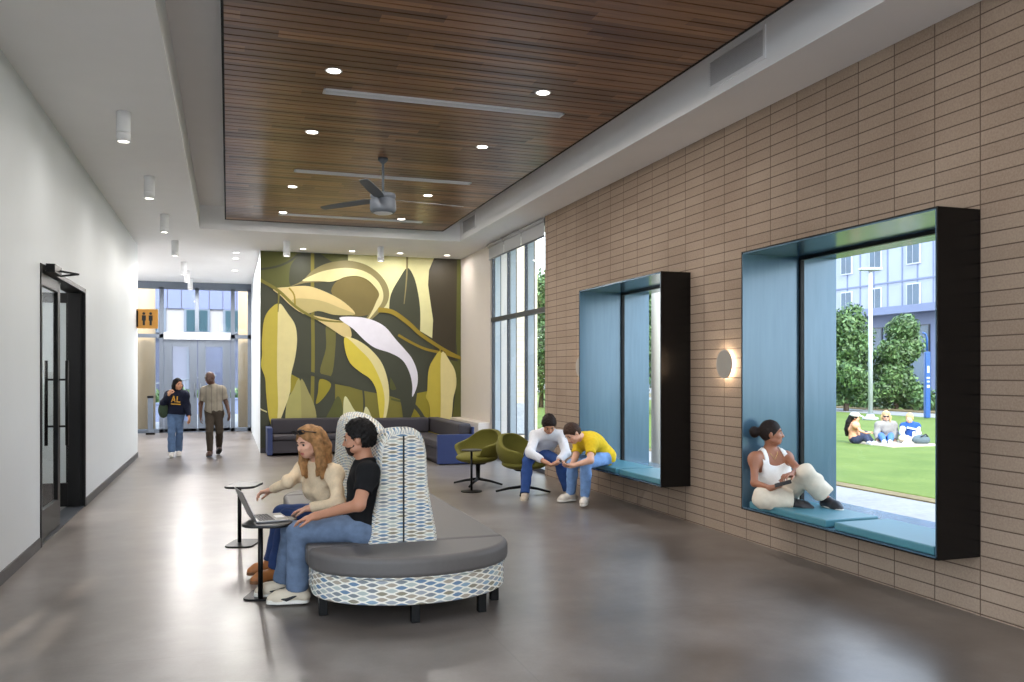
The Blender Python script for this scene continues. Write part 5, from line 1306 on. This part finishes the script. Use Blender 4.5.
# blue marker tower
M['tower_blue'] = mat('tower_blue', rgb(30, 74, 136), .35, var=.05)
a = P(927, 396, 30)
o = thing('call_tower', 'slim blue emergency call tower with hooked lamp arm by the hedge', 'call tower', (a[0], a[1], 0))
zb = .06
MB().obox((a[0], a[1], 1.2), CR*.09, CF*.09, UP*1.17).build('tower_body', M['tower_blue'], o, bevel=.03)
MB().tube([(a[0], a[1], 2.4), (a[0], a[1], 2.85), tuple(np.array((a[0], a[1], 3.0))-CR*.05), tuple(np.array((a[0], a[1], 3.05))-CR*.16)], .035, 10).build('lamp_arm', M['tower_blue'], o, smooth=True)
fc = np.array((a[0], a[1], 0))-CF*.093
m = MB()
for z, w, h in ((1.75, .04, .12), (1.45, .06, .03), (1.32, .05, .03), (1.15, .05, .05)): m.obox(fc+UP*z, CR*w, CF*.004, UP*h)
m.build('lettering', M['pole_white'], o)
# ------------------------------------------------------------------ big building across the lawn
M['panel'] = mat('facade_panel', rgb(142, 149, 170), .6, 0., var=.03, scale=1)
M['panel2'] = mat('facade_panel_grey', rgb(100, 110, 138), .6, 0., var=.03, scale=1)
M['panel_w'] = mat('facade_white', rgb(170, 174, 184), .5, var=.02, scale=1)
M['win_dark'] = mat('window_glass_dark', rgb(52, 76, 96), .12, var=.2, scale=.6)
XB = 50.
def fy(px): return PX(px, 300, XB)[1]
def fz(px, py): return PX(px, py, XB)[2]
o = thing('apartment_building', 'large pale blue panelled building behind the trees across the lawn', 'building', (XB+5, 50, 0))
z_lo = fz(900, 312); z_m = fz(913, 279.5)
flh = fz(913, 279.5)-fz(913, 320)
MB().box(XB, XB+12, 15, 110, z_lo, z_lo+18).build('wall', M['panel'], o)
MB().box(XB+1.5, XB+12, 15, 110, -.05, z_lo).build('wall_ground_floor', M['panel2'], o)
FH = 3.2
m = MB(); z = z_m
while z < z_lo+18: m.box(XB-.06, XB, 15, 110, z-.06, z+.06); z += FH
m.box(XB-.15, XB, 15, 110, z_lo-.1, z_lo+.5)
m.build('floor_band', M['panel2'], o)
m = MB(); y = 16.
while y < 108: m.box(XB-.04, XB, y, y+.12, z_lo+.5, z_lo+18); y += 1.55
m.build('panel_ribs', M['panel2'], o)
cols = [fy(847), fy(876), fy(914)]; pit = cols[1]-cols[2]
cols = [cols[2]-2.2*pit, cols[2]-pit*1.1]+cols+[cols[0]+pit*(k+1) for k in range(7)]
for row in range(4):
    for yy in cols:
        zz = z_m+1.17+(row-1)*FH
        w = MB().box(XB-.10, XB+.02, yy-.68, yy+.68, zz, zz+1.75).build('window', M['panel_w'], o)
        MB().box(XB-.12, XB-.10, yy-.58, yy+.0, zz+.1, zz+1.65).box(XB-.12, XB-.10, yy+.08, yy+.58, zz+.1, zz+1.65).build('pane', M['win_dark'], w)
for k in range(12):
    yy = 22+k*5; w = MB().box(XB+1.4, XB+1.5, yy, yy+3.4, .3, z_lo-1.0).build('window', M['dark_alu'], o); MB().box(XB+1.38, XB+1.4, yy+.1, yy+3.3, .4, z_lo-1.1).build('pane', M['win_dark'], w)
# ------------------------------------------------------------------ building outside the entrance
M['win_teal'] = mat('window_glass_teal', rgb(44, 70, 80), .5, var=.25, scale=.6, spec=.2)
M['pier'] = mat('pier_white', rgb(138, 136, 140), .6, var=.02)
M['lilac'] = mat('panel_lilac', rgb(98, 106, 142), .6, var=.05)
M['grey_w'] = mat('ground_floor_grey', rgb(98, 102, 118), .6, var=.05)
M['win_soft'] = mat('window_soft', rgb(72, 78, 98), .5, var=.3, scale=.8, spec=.2)
YF = 46.
def ex(px): return PY(px, 300, YF)[0]
def ez(py, px=200): return PY(px, py, YF)[2]
o = thing('entrance_building', 'white and pale blue building seen through the entrance glazing', 'building', (0, YF+4, 0))
MB().box(-22, 14, YF, YF+8, ez(333), 14).build('wall', M['pier'], o)
m = MB(); xx = -22.
while xx < 14: m.box(xx, xx+.62, YF-.12, YF, ez(309), ez(286)); xx += .66
m.build('spandrel_panels', M['lilac'], o)
for a, b in ((184, 210), (223, 243), (150, 166), (120, 140)):
    w = MB().box(ex(a), ex(b), YF-.1, YF+.01, ez(333), ez(309)).build('window', M['grey_alu'], o)
    mid = (ex(a)+ex(b))/2
    MB().box(ex(a)+.12, mid-.05, YF-.12, YF-.1, ez(331.5), ez(310.5)).box(mid+.05, ex(b)-.12, YF-.12, YF-.1, ez(331.5), ez(310.5)).build('pane', M['win_teal'], w)
MB().box(-22, 14, YF+.6, YF+8, -.05, ez(333)).build('wall_ground_floor', M['grey_w'], o)
for k in range(9):
    x0 = -20+k*3.6; w = MB().box(x0, x0+2.9, YF+.5, YF+.6, .1, ez(338)).build('window', M['grey_alu'], o); MB().box(x0+.1, x0+2.8, YF+.48, YF+.5, .2, ez(339)).build('pane', M['win_soft'], w)
M['column_beige'] = mat('column_beige', rgb(160, 140, 112), .7, var=.03)
for px, lb in ((146, 'left'), (247, 'right')):
    p = PY(px, 380, 27.2)
    tag(MB().lathe((p[0], 27.2, 0), [(.26, -.05), (.26, 5.2)], 28).build('column', M['column_beige'], smooth=True), None, None, None, 'structure')
# railings, planters outside the entrance
for i, (yy, x0, x1, lb) in enumerate(((31, -6.5, -1.2, 'low grey planter wall outside the entrance doors, nearest'), (36, -7, .5, 'low grey planter wall outside the entrance doors, farther off'))):
    o = thing('planter_wall', lb, 'planter', ((x0+x1)/2, yy, 0), 'planter walls outside the entrance')
    MB().box(x0, x1, yy, yy+.5, -.05, .55).box(x0-.04, x1+.04, yy-.04, yy+.54, .55, .62).build('wall', M['panel2'], o, bevel=.01)
    leaves([(x0+.3+k*.5, yy+.25, .75, .35, .25, .25) for k in range(int((x1-x0)/.5))], 2500, .09, .4, 30+i).build('foliage', [M['leaf_a'], M['leaf_b']], o)
o = thing('stair_railing', 'grey sloping stair railing outside the entrance doors', 'railing', (-2, 33.5, 0))
m = MB()
for k in range(9): m.tube([(-4.5+k*.5, 33.5, -.03), (-4.5+k*.5, 33.5, .95+.07*k)], .02, 8)
m.build('baluster', M['fan_grey'], o, smooth=True)
MB().tube([(-4.6, 33.5, .93), (-.4, 33.5, 1.53)], .03, 10).build('handrail', M['fan_grey'], o, smooth=True)
# terrace chair outside the tall window
M['sling'] = mat('sling_white', rgb(180, 180, 178), .7)
a = PX(520, 440, 5.55); cx, cy = a[0], a[1]
o = thing('terrace_chair', 'white sling chair on dark frame outside the tall window', 'chair', (cx, cy, 0))
f = np.array((0, -1., 0)); 
MB().obox((cx, cy+.28, .70), (.25, 0, 0), (0, .09, .30), (0, -.012, .004)).build('backrest', M['sling'], o, bevel=.005)
MB().obox((cx, cy-.02, .40), (.25, 0, 0), (0, .25, -.03), (0, 0, .012)).build('seat', M['sling'], o, bevel=.005)
for s in (-1, 1):
    MB().tube([(cx+s*.27, cy+.40, 1.02), (cx+s*.27, cy+.2, .38), (cx+s*.27, cy+.12, -.03)], .026, 8).tube([(cx+s*.27, cy+.2, .38), (cx+s*.27, cy-.28, .42), (cx+s*.27, cy-.3, -.03)], .026, 8).build('side_frame', M['black_metal'], o, smooth=True)
# ------------------------------------------------------------------ sky and sun
w = bpy.data.worlds.new('sky'); SC.world = w; w.use_nodes = True; nt = w.node_tree
tc = nt.nodes.new('ShaderNodeTexCoord'); sp = nt.nodes.new('ShaderNodeSeparateXYZ'); nt.links.new(tc.outputs['Generated'], sp.inputs[0])
rp = nt.nodes.new('ShaderNodeValToRGB'); rp.color_ramp.elements[0].position = .0; rp.color_ramp.elements[0].color = (.9, .95, 1, 1)
rp.color_ramp.elements[1].position = .7; rp.color_ramp.elements[1].color = (.58, .74, 1, 1)
nt.links.new(sp.outputs[2], rp.inputs[0]); bg = nt.nodes['Background']; nt.links.new(rp.outputs[0], bg.inputs[0]); bg.inputs[1].default_value = 4.4
sd = bpy.data.lights.new('sun', 'SUN'); sd.energy = 5.5; sd.angle = .03; sd.color = (1, .95, .86); so = bpy.data.objects.new('sun', sd); COL.objects.link(so)
so.rotation_euler = Vector((.15, .78, -.66)).to_track_quat('-Z', 'Y').to_euler()
vs = SC.view_settings
SC.display_settings.display_device = 'sRGB'; vs.view_transform = 'Standard'; vs.look = 'None'; vs.exposure = .25; vs.gamma = 1.; vs.use_curve_mapping = False
SC.cycles.use_denoising = True; SC.cycles.max_bounces = 8; SC.cycles.diffuse_bounces = 5; SC.cycles.glossy_bounces = 4; SC.cycles.transparent_max_bounces = 16; SC.cycles.sample_clamp_indirect = 6.; SC.cycles.caustics_reflective = False; SC.cycles.caustics_refractive = False
